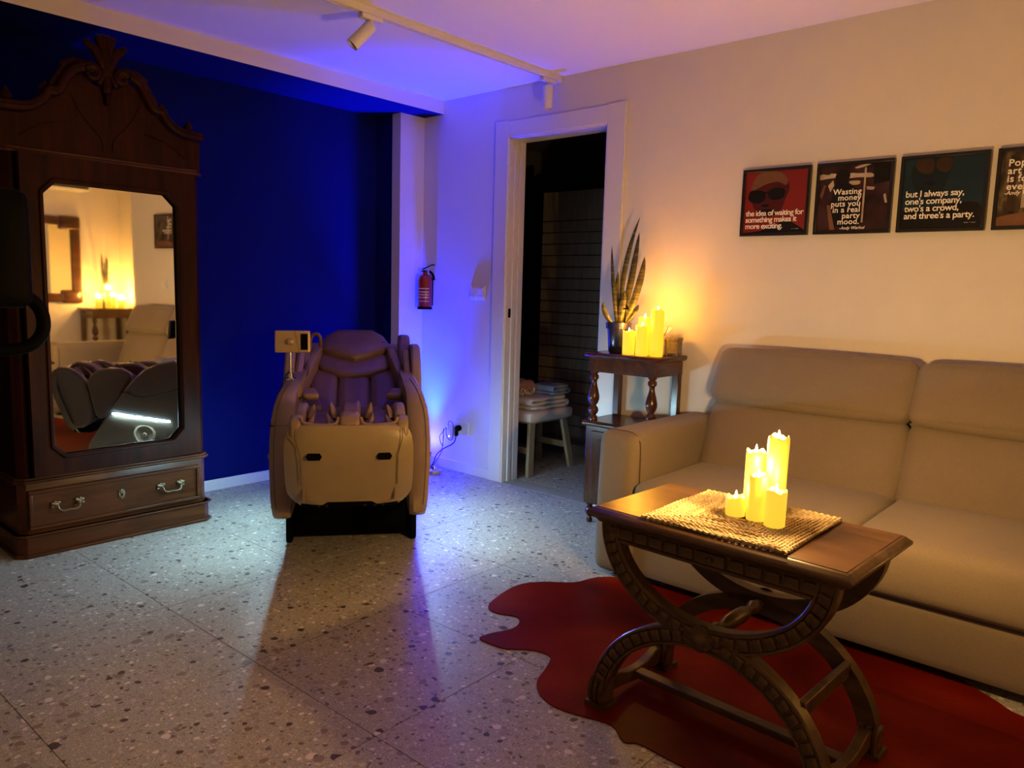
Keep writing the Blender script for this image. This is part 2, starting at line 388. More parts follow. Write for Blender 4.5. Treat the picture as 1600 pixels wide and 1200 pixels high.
# storeroom seen through the doorway
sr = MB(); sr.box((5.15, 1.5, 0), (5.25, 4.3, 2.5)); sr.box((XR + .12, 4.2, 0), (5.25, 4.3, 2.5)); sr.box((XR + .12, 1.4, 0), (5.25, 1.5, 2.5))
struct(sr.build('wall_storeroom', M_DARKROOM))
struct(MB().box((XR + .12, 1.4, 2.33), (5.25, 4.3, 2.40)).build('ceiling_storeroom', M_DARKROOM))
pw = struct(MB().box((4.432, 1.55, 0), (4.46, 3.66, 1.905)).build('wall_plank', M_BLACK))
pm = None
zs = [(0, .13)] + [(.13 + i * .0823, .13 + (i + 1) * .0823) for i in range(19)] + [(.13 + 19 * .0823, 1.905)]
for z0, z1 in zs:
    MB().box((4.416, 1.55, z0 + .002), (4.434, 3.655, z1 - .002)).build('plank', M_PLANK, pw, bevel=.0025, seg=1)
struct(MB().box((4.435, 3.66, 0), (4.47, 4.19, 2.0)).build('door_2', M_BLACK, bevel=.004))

def wpart(root, mb, name, mat, parent=None, **k):
    """build in world coordinates and hang under root (root unrotated, built at its location)"""
    o = mb.build(name, mat, **k); o.parent = parent or root
    if parent is None: o.matrix_parent_inverse = Matrix.Translation(-root.location)
    return o

# ------------------------------------------------------------------ wardrobe
def wardrobe():
    r = thing('wardrobe', 'tall dark carved wooden wardrobe with mirrored door and one wide drawer', 'wardrobe', (1.37, 3.84, 0))
    P = lambda mb, n, m, **k: wpart(r, mb, n, m, **k)
    x0, x1, yf, yb, cx = .955, 1.785, 3.602, 4.085, 1.37
    def plan(d):  # plan outline with canted front corners
        c = .030
        return [(x0 - d, yb), (x0 - d, yf + c - d), (x0 + c - d * .6, yf - d), (x1 - c + d * .6, yf - d), (x1 + d, yf + c - d), (x1 + d, yb)]
    mb = MB(); mb.prism(plan(.008), 0.0, .090, 'z'); P(mb, 'plinth', M_WARDH, bevel=.003)
    mb = MB(); mb.prism(plan(.018), .0, .014, 'z'); mb.prism(plan(.014), .086, .100, 'z'); mb.prism(plan(.020), .092, .100, 'z'); P(mb, 'plinth_moulding', M_WARDH, bevel=.003)
    mb = MB(); mb.prism(plan(-.004), .098, .330, 'z'); P(mb, 'drawer_case', M_WARDH, bevel=.002)
    mb = MB(); mb.prism(plan(.012), .322, .336, 'z'); mb.prism(plan(.005), .334, .346, 'z'); P(mb, 'waist_moulding', M_WARDH, bevel=.004)
    # drawer
    mb = MB().box((.990, yf - .006, .120), (1.735, yf + .03, .292)); dr = P(mb, 'drawer', M_WARDH, bevel=.002)
    def ring(a, b, c, d, t, yy0, yy1):
        m = MB(); m.box((a, yy0, c), (b, yy1, c + t)); m.box((a, yy0, d - t), (b, yy1, d)); m.box((a, yy0, c + t), (a + t, yy1, d - t)); m.box((b - t, yy0, c + t), (b, yy1, d - t)); return m
    o = ring(.990, 1.735, .120, .292, .016, yf - .016, yf - .004).build('drawer_moulding', M_WARDH, dr, bevel=.004)
    o.matrix_parent_inverse = Matrix()
    def handle(x, z):
        m = MB()
        for s in (-1, 1):
            for (dx, dz, rr) in ((.046, .004, .011), (.058, .010, .008), (.060, -.004, .007), (.036, .012, .008), (.050, .016, .006)):
                m.rbox((rr * 2.2, .008, rr * 1.7), rr * .8, 4, mat=T(x + s * dx, yf - .012, z + dz))
            m.lathe([(.006, -.014), (.006, 0)], (x + s * .044, yf - .012, z), 8, 'y')
        m.tube(catmull([(x - .044, yf - .027, z), (x - .038, yf - .034, z - .016), (x - .022, yf - .036, z - .022), (x, yf - .037, z - .020), (x + .022, yf - .036, z - .022), (x + .038, yf - .034, z - .016), (x + .044, yf - .027, z)], 4), .0042, 7)
        h = m.build('handle', M_BRASS, dr, smooth=True); h['label'] = 'ornate cast brass drop handle'
    handle(1.140, .212); handle(1.592, .212)
    m = MB()
    for a in range(8):
        t = a * PI / 4; m.rbox((.012, .005, .014), .004, 4, mat=T(1.367 + .010 * math.cos(t), yf - .008, .212 + .017 * math.sin(t)))
    m.rbox((.014, .007, .034), .003, 4, mat=T(1.367, yf - .009, .212)); e = m.build('escutcheon', M_BRASS, dr, smooth=True)
    k = MB().rbox((.005, .010, .014), .002, 4, mat=T(1.367, yf - .010, .210)).build('keyhole', M_BLACK, e)
    # carcass around the door
    mb = MB(); mb.prism([(x0 + .006, yb), (x0 + .006, yf + .034), (x0 + .034, yf + .004), (1.004, yf + .004), (1.004, yf + .03), (x0 + .03, yf + .05), (x0 + .03, yb)], .340, 1.70, 'z')
    P(mb, 'side_panel', M_WARD, bevel=.002)
    mb = MB(); mb.prism([(x1 - .006, yb), (x1 - .03, yb), (x1 - .03, yf + .05), (1.752, yf + .03), (1.752, yf + .004), (x1 - .034, yf + .004), (x1 - .006, yf + .034)], .340, 1.70, 'z')
    P(mb, 'side_panel', M_WARD, bevel=.002)
    P(MB().box((x0 + .03, yb - .02, .34), (x1 - .03, yb, 1.70)), 'back_panel', M_WARD)
    P(MB().box((1.0, yf + .045, .345), (1.755, yb - .02, .36)), 'inside_floor', M_WARD)
    # mirror door, slightly ajar, hinged on the right
    A = math.radians(-2.93)
    hinge = Vector((1.748, yf + .022, 0))
    D = T(*hinge) @ Matrix.Rotation(A * -1, 4, 'Z') @ T(*(-hinge)); D = T(0, 0, .02) @ D
    ox0, ox1, oz0, oz1 = 1.008, 1.748, .332, 1.672   # door outline (shifted up by .02)
    ix0, ix1, iz0, iz1, c = 1.086, 1.664, .412, 1.568, .050
    def octo(a, b, d, e, c): return [(a + c, d), (b - c, d), (b, d + c), (b, e - c), (b - c, e), (a + c, e), (a, e - c), (a, d + c)]
    def ringmesh(outer, inner, y0, y1):
        m = MB(); n = len(outer)
        V = [D @ Vector((x, y, z)) for y in (y0, y1) for pl in (outer, inner) for x, z in pl]
        F = []
        for k in range(n):
            q = (k + 1) % n
            F += [(k, q, n + q, n + k), (2 * n + k, 3 * n + k, 3 * n + q, 2 * n + q), (k, 2 * n + k, 2 * n + q, q), (n + k, n + q, 3 * n + q, 3 * n + k)]
        return m.add(V, F)
    outer = [(ix0 + c, oz0), (ix1 - c, oz0), (ox1, oz0), (ox1, oz1), (ix1 - c, oz1), (ix0 + c, oz1), (ox0, oz1), (ox0, oz0)]
    inner = octo(ix0, ix1, iz0, iz1, c)
    # match 8 outer points to the octagon order
    outer = [(ix0 + c, oz0), (ix1 - c, oz0), (ox1, oz0 + c * 2), (ox1, oz1 - c * 2), (ix1 - c, oz1), (ix0 + c, oz1), (ox0, oz1 - c * 2), (ox0, oz0 + c * 2)]
    dm = ringmesh(outer, inner, yf - .004, yf + .022)
    for (a, b) in (((ox1, oz0), (1, 2)), ((ox1, oz1), (3, 4)), ((ox0, oz1), (5, 6)), ((ox0, oz0), (7, 0))):
        q0, q1 = outer[b[0]], outer[b[1]]
        tri = [q0, a, q1]; V = [D @ Vector((x, y, z)) for y in (yf - .004, yf + .022) for x, z in tri]
        dm.add(V, [(0, 1, 2), (5, 4, 3), (0, 3, 4, 1), (1, 4, 5, 2)])
    dr2 = P(dm, 'door', M_WARD)
    o = ringmesh(octo(ix0 - .012, ix1 + .012, iz0 - .012, iz1 + .012, c + .004), octo(ix0 + .004, ix1 - .004, iz0 + .004, iz1 - .004, c), yf - .013, yf).build('mirror_moulding', M_WARD, dr2, bevel=.004)
    V = [D @ Vector((x, yf + .017, z)) for x, z in octo(ix0 - .004, ix1 + .004, iz0 - .004, iz1 + .004, c)]
    V2 = [D @ Vector((x, yf + .0215, z)) for x, z in octo(ix0 - .004, ix1 + .004, iz0 - .004, iz1 + .004, c)]
    mm = MB().add(V + V2, [tuple(range(8)), tuple(range(15, 7, -1))] + [(k, (k + 1) % 8, 8 + (k + 1) % 8, 8 + k) for k in range(8)])
    o = mm.build('mirror', M_MIRROR, dr2); o['label'] = 'cut-corner mirror pane'
    # pediment
    xs = [(.000, 2.030), (.045, 2.035), (.092, 2.072), (.130, 2.058), (.161, 2.020), (.196, 1.958), (.232, 1.950), (.255, 1.915), (.290, 1.885), (.330, 1.872), (.415, 1.868)]
    prof = [(-a, b) for a, b in xs[::-1]] + xs[1:]
    poly = [(cx - .410, 1.690)] + [(cx + a, b - .02) for a, b in prof] + [(cx + .410, 1.690)]
    mb = MB(); mb.prism(poly[::-1], yf + .008, yf + .040, 'y'); pd = P(mb, 'pediment', M_WARD, bevel=.002)
    mb = MB(); mb.prism(plan(.010), 1.690, 1.704, 'z'); mb.prism(plan(.004), 1.704, 1.716, 'z'); P(mb, 'frieze_moulding', M_WARDH, bevel=.004)
    mb = MB().box((x0 + .01, yf + .04, 1.70), (x1 - .01, yb, 1.86)); P(mb, 'top_box', M_WARD)
    for s in (-1, 1):
        path = [(cx + s * a, yf - .008, b) for a, b in xs[3:][::-1]]
        sc = [(cx + s * (.062 + .030 * (1 - t / 16) * math.cos(.5 + t * .72)), yf - .012, 2.058 + .030 * (1 - t / 16) * math.sin(.5 + t * .72)) for t in range(0, 15)]
        pts = catmull(path + [(cx + s * .092, yf - .012, 2.074)] + sc, 3)
        m = MB(); m.tube(pts, [.020 if i < len(pts) * .45 else max(.006, .020 - .016 * (i - len(pts) * .45) / (len(pts) * .55)) for i in range(len(pts))], 8)
        m.tube([p + Vector((0, -.016, .012)) for p in pts[:int(len(pts) * .45)]], .008, 6)
        P(m, 'scroll_moulding', M_WARD, smooth=True)
        m = MB(); m.lathe([(.003, 0), (.016, .004), (.016, .012), (.008, .016), (.008, .024), (.020, .036), (.022, .048), (.014, .064), (.006, .074), (.004, .086), (.001, .092)], (cx + s * .372, yf + .03, 1.862), 12)
        P(m, 'finial', M_WARD, smooth=True)
        m = MB()   # leaves along the shoulders
        for (a, b, ang, ln) in ((.105, 2.095, 35, .07), (.145, 2.085, 10, .07), (.175, 2.045, -15, .06), (.205, 1.998, -25, .055), (.245, 1.972, -10, .045)):
            m.rbox((ln, .016, ln * .42), ln * .2, 6, mat=T(cx + s * a, yf + .006, b) @ RY(-s * (ang - 40)))
        P(m, 'carved_leaf', M_WARD, smooth=True)
    m = MB()
    for a, b, ang, ln, wd in ((0, 2.115, 0, .14, .055), (0, 2.185, 0, .085, .05), (.030, 2.13, 25, .11, .038), (-.030, 2.13, -25, .11, .038), (.052, 2.16, 48, .09, .034), (-.052, 2.16, -48, .09, .034), (.022, 2.19, 20, .07, .03), (-.022, 2.19, -20, .07, .03), (0, 2.03, 0, .10, .040), (.022, 2.045, -30, .07, .025), (-.022, 2.045, 30, .07, .025), (0, 1.965, 0, .06, .02)):
        m.rbox((wd, .030, ln), wd * .45, 6, mat=T(cx + a, yf - .006, b) @ RY(ang))
    P(m, 'carved_crest', M_WARD, smooth=True)
    m = MB()   # incised panel lines of the pediment
    for s in (-1, 1):
        m.tube(catmull([(cx + s * .02, yf + .006, 1.74), (cx + s * .03, yf + .006, 1.80), (cx + s * .10, yf + .006, 1.88), (cx + s * .14, yf + .006, 1.96)], 6), .003, 5)
        m.tube(catmull([(cx + s * .16, yf + .006, 1.84), (cx + s * .25, yf + .006, 1.82), (cx + s * .34, yf + .006, 1.76)], 6), .003, 5)
    P(m, 'panel_beading', M_WARD, smooth=True)
    return r
wardrobe()

# ------------------------------------------------------------------ massage chair (local x: sideways, y: towards its back, z: up)
def massage_chair():
    r = thing('massage_chair', 'reclined beige and brown leather massage chair in the corner by the blue wall', 'massage chair', (2.096, 2.834, 0), math.atan2(-.608, .794))
    B = lambda mb, n, m, p=None, **k: mb.build(n, m, p or r, **k)
    # black base
    for s in (-1, 1):
        B(MB().rbox((.035, .80, .22), .014, 8, mat=T(s * .285, .40, .11)), 'base_rail', M_BLACK, smooth=True)
    B(MB().rbox((.55, .74, .30), .02, 8, mat=T(0, .41, .168)), 'base_frame', M_BLACK, smooth=True)
    # side panels
    fz = [(.222, -.300), (.226, -.345), (.245, -.364), (.275, -.362), (.31, -.340), (.417, -.264), (.524, -.190), (.60, -.137), (.653, -.096), (.703, -.046), (.730, .010), (.746, .080), (.754, .160)]
    def oL(z):
        T_ = [(.2, .308), (.26, .318), (.35, .334), (.5, .346), (.6, .344), (.66, .336), (.71, .320), (.735, .306), (.754, .290)]
        for (a, b), (c, d) in zip(T_, T_[1:]):
            if z <= c: return b + (d - b) * max(0, (z - a)) / (c - a)
        return T_[-1][1]
    for s in (-1, 1):
        rings = []
        for z, df in fz:
            db = .86 - .55 * max(0, z - .62) ** 1.0 - .5 * max(0, .35 - z)
            o = oL(z); i = .246 if z < .70 else .246 - .012 * (z - .70) / .054; c = min(.016, (o - i) * .4)
            rg = [(i + c, df), (o - c, df), (o, df + c), (o + .004, (df + db) / 2), (o, db - c), (o - c, db), (i + c, db), (i, db - c), (i, (df + db) / 2), (i, df + c)]
            rings.append([(s * x, y, z) for x, y in (rg if s > 0 else rg[::-1])])
        sp = B(MB().loft(rings), 'side_panel', M_TAN, smooth=True)
        # thin dark seam lines on the arm's front face
        m = MB(); pts = [(s * (oL(z) - .020), df - .0005, z + .001) for z, df in fz[3:]]
        m.tube(pts, .0016, 5); B(m, 'seam', M_SEAM, sp)
        if s < 0: B(MB().box((-.350, -.150, .5805), (-.243, -.10, .5825)), 'panel_gap', M_BLACK, sp)
        # light strip in the outer face
        path = [(-.205, .463), (.10, .425), (.55, .37)]
        m = MB(); lip = MB()
        for (d0, z0), (d1, z1) in zip(path, path[1:]):
            x0, x1 = oL(z0), oL(z1) + .002
            a = [(s * (x0 - .006), d0, z0 - .008), (s * (x1 - .006), d1, z1 - .008), (s * (x1 + .002), d1, z1 - .003), (s * (x0 + .002), d0, z0 - .003)]
            b = [(x, y, z + .003) for x, y, z in a]
            m.add(a + b, [(0, 1, 2, 3), (7, 6, 5, 4), (0, 4, 5, 1), (1, 5, 6, 2), (2, 6, 7, 3), (3, 7, 4, 0)])
            e = [(s * (x0 - .006), d0, z0 + .001), (s * (x1 - .006), d1, z1 + .001), (s * (x1 + .004), d1, z1 + .001), (s * (x0 + .004), d0, z0 + .001)]
            g = [(x, y, z + .006) for x, y, z in e]
            lip.add(e + g, [(0, 1, 2, 3), (7, 6, 5, 4), (0, 4, 5, 1), (1, 5, 6, 2), (2, 6, 7, 3), (3, 7, 4, 0)])
        d0, z0 = path[0]; lip.box((s * (oL(z0) - .005), d0 - .012, z0 - .012), (s * (oL(z0) + .0042), d0, z0 + .007))
        l = B(m, 'light_strip', M_LED, sp); l['label'] = 'cool white light strip along the side panel'
        B(lip, 'strip_baffle', M_TAN, sp)  # lip and end block added to cut the strip's upward and forward light
        # round medallion low on the panel
        m = MB(); m.lathe([(.060, 0), (.060, .004), (.050, .006), (.046, .003), (.012, .003), (.010, .006), (.001, .006)], (0, 0, 0), 28, 'x', mat=T(s * .334, -.04, .345) @ (RZ(0) if s > 0 else RZ(180)))
        B(m, 'medallion', M_TAN, sp, smooth=True)
    # arm rest tops and hand wells
    for s in (-1, 1):
        m = MB().rbox((.060, .42, .09), .03, 8, mat=T(s * .262, .30, .700)); B(m, 'arm_pad', M_BROWN2, smooth=True)
        m = MB().rbox((.08, .12, .035), .016, 8, mat=T(s * .205, .20, .672) @ RZ(-s * 12) @ RX(8)); B(m, 'hand_pad', M_BROWN2, smooth=True)
        m = MB().rbox((.10, .26, .05), .02, 8, mat=T(s * .20, .26, .60) @ RZ(-s * 6)); B(m, 'hand_pad', M_BROWN, smooth=True)
    # leg rest: foot section and calf section
    lobe1 = [(-.500, .350), (-.524, .372), (-.568, .500), (-.606, .622), (-.604, .655), (-.592, .680), (-.551, .697), (-.500, .690), (-.460, .670), (-.414, .623), (-.392, .540), (-.372, .430), (-.385, .385), (-.440, .352)]
    lobe2 = [(-.366, .430), (-.385, .520), (-.405, .610), (-.384, .656), (-.340, .686), (-.280, .697), (-.213, .695), (-.170, .672), (-.158, .650), (-.230, .520), (-.300, .420), (-.340, .405)]
    for lb, nm in ((lobe1, 'foot_section'), (lobe2, 'calf_section')):
        secs = MB()
        for s in (-1, 1):
            B(MB().prism(lb, s * .178, s * .224, 'x'), nm + '_side', M_TAN, bevel=.014, seg=3)
    low1 = [(d, min(z, .60)) if d > -.555 else (d, z) for d, z in lobe1]
    cdiv = [(d, z + (.012 if z > .6 else 0)) for d, z in lobe1]
    B(MB().prism(cdiv, -.040, .040, 'x'), 'foot_divider', M_BROWN2, bevel=.016, seg=3)
    B(MB().prism([(d, z + .008) for d, z in lobe2], -.040, .040, 'x'), 'calf_divider', M_BROWN, bevel=.016, seg=3)
    for s in (-1, 1):
        for lb, nm, drop in ((lobe1, 'foot_well', .055), (lobe2, 'calf_well', .050)):
            c = [sum(q[i] for q in lb) / len(lb) for i in (0, 1)]
            pl = [(c[0] + (d - c[0]) * .86, c[1] + (z - c[1]) * .8 - (drop * .45)) for d, z in lb]
            B(MB().prism(pl, s * .036, s * .182, 'x'), nm, M_BROWN, bevel=.012, seg=3)
        # pointed air-bag flaps standing in the wells
        for (x, d, z, h, tilt) in ((.075, -.50, .655, .060, 10), (.155, -.50, .655, .055, -12), (.072, -.30, .67, .06, 8), (.16, -.30, .67, .05, -8)):
            m = MB(); ring = []
            for k in range(7):
                t = k / 6; wdt = .020 * (1 - t ** 1.6) + .001; th = .010 * (1 - t) + .001
                ring.append([(s * (x + (t - .3) * tilt * .002) + wdt * math.cos(a), d + .055 * (1 - t ** 1.5) * math.sin(a), z - .02 + h * t) for a in [2 * PI * q / 10 for q in range(10)]])
            B(m.loft(ring), 'air_bag_flap', M_BROWN2, smooth=True)
    for s in (-1, 1):
        m = MB(); m.tube(catmull([(s * .180, -.575, .690), (s * .170, -.588, .672), (s * .110, -.592, .664), (s * .055, -.590, .668), (s * .042, -.575, .690)], 5), .007, 8); B(m, 'well_piping', M_BROWN2, smooth=True)
    # front panel of the foot section, a rounded shield shape
    rows = []
    W = [(.345, .170, .0), (.350, .208, .0), (.362, .230, .0), (.385, .242, 0), (.43, .246, 0), (.52, .246, 0), (.58, .244, 0), (.62, .238, 0), (.645, .228, 0), (.660, .210, 0), (.666, .185, 0)]
    def fd(z): return -.516 - .40 * (z - .36) + (.0 if z < .54 else 2.6 * (z - .54) ** 2)
    for z, hw, _ in W:
        row = []
        for k in range(17):
            u = -1 + 2 * k / 16; x = u * hw; row.append((x, fd(z) - .020 + .030 * abs(u) ** 5, z - .012 * (1 if (z < .353 and abs(u) > .62) else 0)))
        rows.append(row)
    m = MB(); n = 17; vs = [p for rw in rows for p in rw] + [(p[0] * .97, p[1] + .030, p[2]) for rw in rows for p in rw]; fs = []; K = len(rows); o = K * n
    for i in range(K - 1):
        for k in range(n - 1):
            a = i * n + k; fs += [(a, a + 1, a + n + 1, a + n), (o + a, o + a + n, o + a + n + 1, o + a + 1)]
    for k in range(n - 1): fs += [(k, o + k, o + k + 1, k + 1), ((K - 1) * n + k, (K - 1) * n + k + 1, o + (K - 1) * n + k + 1, o + (K - 1) * n + k)]
    for i in range(K - 1): fs += [(i * n, i * n + n, o + i * n + n, o + i * n), (i * n + n - 1, o + i * n + n - 1, o + i * n + 2 * n - 1, i * n + 2 * n - 1)]
    fp = B(m.add(vs, fs), 'front_panel', M_BEIGE, smooth=True)
    for s in (-1, 1):
        z = .545; hexa = [(-.030, 0), (-.022, .014), (.022, .014), (.030, 0), (.022, -.014), (-.022, -.014)]
        m = MB(); m.prism([(s * .132 + a, z + b) for a, b in hexa], fd(z) - .0235, fd(z) - .004, 'y'); o_ = B(m, 'grip_hole', M_BLACK, fp, bevel=.002)
        o_['label'] = 'black hexagonal grip'
        m = MB(); m.tube([(s * (.200 - .016 * (z2 < .62)), fd(z2) - .019, z2) for z2 in (.655, .62, .55, .48, .42)], .0016, 5); B(m, 'seam', M_SEAM, fp)
        m = MB().box((s * .176 - .004, fd(.38) - .024, .356), (s * .176 + .004, fd(.38) - .010, .435)); B(m, 'slot', M_BROWN2, fp, bevel=.0015)
        m = MB(); m.tube([(s * .205, -.48, .36), (s * .205, -.475, .335), (s * .195, -.47, .325), (s * .14, -.47, .322)], .005, 8); B(m, 'chrome_rod', M_CHROME, smooth=True)
    B(MB().rbox((.38, .10, .035), .012, 8, mat=T(0, -.455, .335)), 'foot_roller_cover', M_BLACK, smooth=True)
    B(MB().rbox((.36, .20, .12), .03, 8, mat=T(0, -.26, .36)), 'leg_rest_arm', M_BLACK, smooth=True)
    for x in (-.12, -.09, .06, .10, .13):
        B(MB().lathe([(.006, -.47), (.006, -.505), (.001, -.506)], (x, 0, .322), 8, 'y'), 'bolt', M_DARKMET, smooth=True)
    # seat and reclined back
    B(MB().rbox((.45, .45, .11), .045, 10, .01, mat=T(0, .06, .545)), 'seat_cushion', M_BROWN, smooth=True)
    a0, a1 = Vector((0, .22, .505)), Vector((0, 1.00, .872)); ax = (a1 - a0).normalized(); nz = Vector((0, -ax.z, ax.y))
    def onb(u, d, h): # d: distance measured along y
        t = (d - .22) / .78; return Vector((u, 0, 0)) + a0 + (a1 - a0) * t + nz * h
    def pad(poly, h0, h1, name, mat, bev, puff=0):
        n = len(poly); c = (sum(p[0] for p in poly) / n, sum(p[1] for p in poly) / n)
        rings = []
        for sc_, h in ((1.0, h0), (1.0, h0 + (h1 - h0) * .5), (.975, h0 + (h1 - h0) * .8), (.92, h1), (.75, h1 + puff * .7), (.4, h1 + puff)):
            rings.append([onb(c[0] + (u - c[0]) * sc_, c[1] + (d - c[1]) * sc_, h) for u, d in poly])
        return B(MB().loft(rings), name, mat, smooth=True)
    def dens(poly, n=4):
        out = []
        for i in range(len(poly)):
            p, q = poly[i], poly[(i + 1) % len(poly)]
            out += [(p[0] + (q[0] - p[0]) * k / n, p[1] + (q[1] - p[1]) * k / n) for k in range(n)]
        return out
    B(MB().prism(rect(-.29, .29, 0, 1), -.09, -.005, 'z', mat=Matrix(((1, 0, 0, 0), (0, (a1 - a0).y, nz.y, a0.y), (0, (a1 - a0).z, nz.z, a0.z), (0, 0, 0, 1)))), 'back_shell', M_BEIGE, bevel=.03, seg=3)
    for (u0, u1, u2, u3) in ((-.225, -.085, -.085, -.225), (-.08, .08, .08, -.08), (.085, .225, .225, .085)):
        pad(dens([(u0, .24), (u1, .24), (u2, .70), (u3, .70)]), 0, .018, 'back_pad', M_BROWN, 0, .012)
    pad(dens([(-.185, .86), (.185, .86), (.215, .74), (.17, .66), (.08, .605), (0, .590), (-.08, .605), (-.17, .66), (-.215, .74)]), .018, .045, 'shoulder_pad', M_BROWN, 0, .01)
    hp = pad(dens([(-.105, .99), (.105, .99), (.160, .93), (.188, .86), (.186, .80), (.09, .735), (0, .700), (-.09, .735), (-.186, .80), (-.188, .86), (-.160, .93)], 3), .045, .085, 'head_pillow', M_BROWN, 0, .014)
    m = MB(); m.tube([onb(u, d, .091 + .004 * (1 - abs(u) * 5)) for u, d in ((-.165, .845), (-.09, .80), (0, .782), (.09, .80), (.165, .845))], .0016, 5); B(m, 'seam', M_SEAM, hp)
    m = MB(); m.tube([onb(0, d, h) for d, h in ((.782, .096), (.74, .090), (.712, .082))], .0016, 5); B(m, 'seam', M_SEAM, hp)
    m = MB()
    for i in range(7):
        p = onb(-.004 + i * .008, .935, .0945); m.box((-.0028, -.0012, -.0006), (.0028, .0012, .0006), T(*p) @ RX(-25))
    B(m, 'stitched_mark', M_BROWN2, hp)
    for s in (-1, 1):
        # padded shoulder wing beside the head
        wing = [(.50, .655), (.58, .760), (.66, .852), (.74, .905), (.84, .922), (.92, .905), (.95, .86), (.90, .80), (.75, .72), (.62, .66)]
        B(MB().prism(wing, s * .208, s * .276, 'x', mat=RZ(-s * 2)), 'shoulder_wing', M_BROWN, bevel=.02, seg=3)
        pl = [(s * .172, .800), (s * .212, .815), (s * .252, .70), (s * .256, .56), (s * .236, .46), (s * .212, .58), (s * .186, .70)]
        pad(dens(pl if s > 0 else pl[::-1], 3), .02, .088, 'wing_flap', M_BROWN2, 0, .012)
        shell = [(.34, .66), (.42, .78), (.50, .85), (.58, .882), (.72, .880), (.86, .83), (.90, .70), (.80, .60), (.45, .60)]
        sh = B(MB().prism(shell, s * .285, s * .336, 'x', mat=RZ(-s * 1)), 'wing_shell', M_TAN, bevel=.014, seg=3)
        m = MB(); m.tube(catmull([(s * .275, .44, .74), (s * .272, .52, .80), (s * .270, .60, .84)], 4), .020, 8); B(m, 'wing_roll', M_BROWN2, smooth=True)
    m = MB(); m.tube(catmull([(-.235, .70, .84), (-.232, .70, .895), (-.218, .70, .922), (-.196, .70, .926), (-.180, .70, .905), (-.180, .71, .86)], 5), .010, 8); B(m, 'headphone_loop', M_BROWN, smooth=True)
    # tablet control on its stalk
    st = MB().lathe([(.026, .748), (.026, .758), (.014, .762), (.014, .780), (.0065, .783), (.0055, .930), (.0055, .935)], (-.284, .14, -.002), 14); stalk = B(st, 'tablet_stalk', M_CHROME, smooth=True)
    Tm = T(-.272, .118, .928) @ RZ(3) @ RX(-6)
    tb = B(MB().rbox((.158, .014, .102), .005, 8, mat=Tm), 'tablet', M_GOLD, smooth=True)
    m = MB(); m.box((.036, -.0085, -.038), (.068, -.0068, .036), Tm); B(m, 'dark_inset', M_BLACK, tb)
    m = MB(); m.tube([Tm @ Vector(p) for p in ((.010, -.0075, .048), (.030, -.0075, -.048))], .0012, 5); B(m, 'seam', M_BRASS, tb)
    m = MB().rbox((.034, .026, .028), .012, 8, mat=Tm @ T(-.010, -.014, -.002)); B(m, 'swivel_mount', M_GOLD, tb, smooth=True)
    m = MB().box((-.074, .0066, -.046), (.074, .0078, .046), Tm); B(m, 'screen', M_BLACK, tb)
    m = MB(); m.tube(catmull([(-.276, .15, .80), (-.305, .18, .77), (-.340, .22, .70), (-.362, .18, .62), (-.356, -.02, .56), (-.345, -.12, .575)], 6), .0028, 6); B(m, 'control_cable', M_CABLE, smooth=True)
    return r
massage_chair()

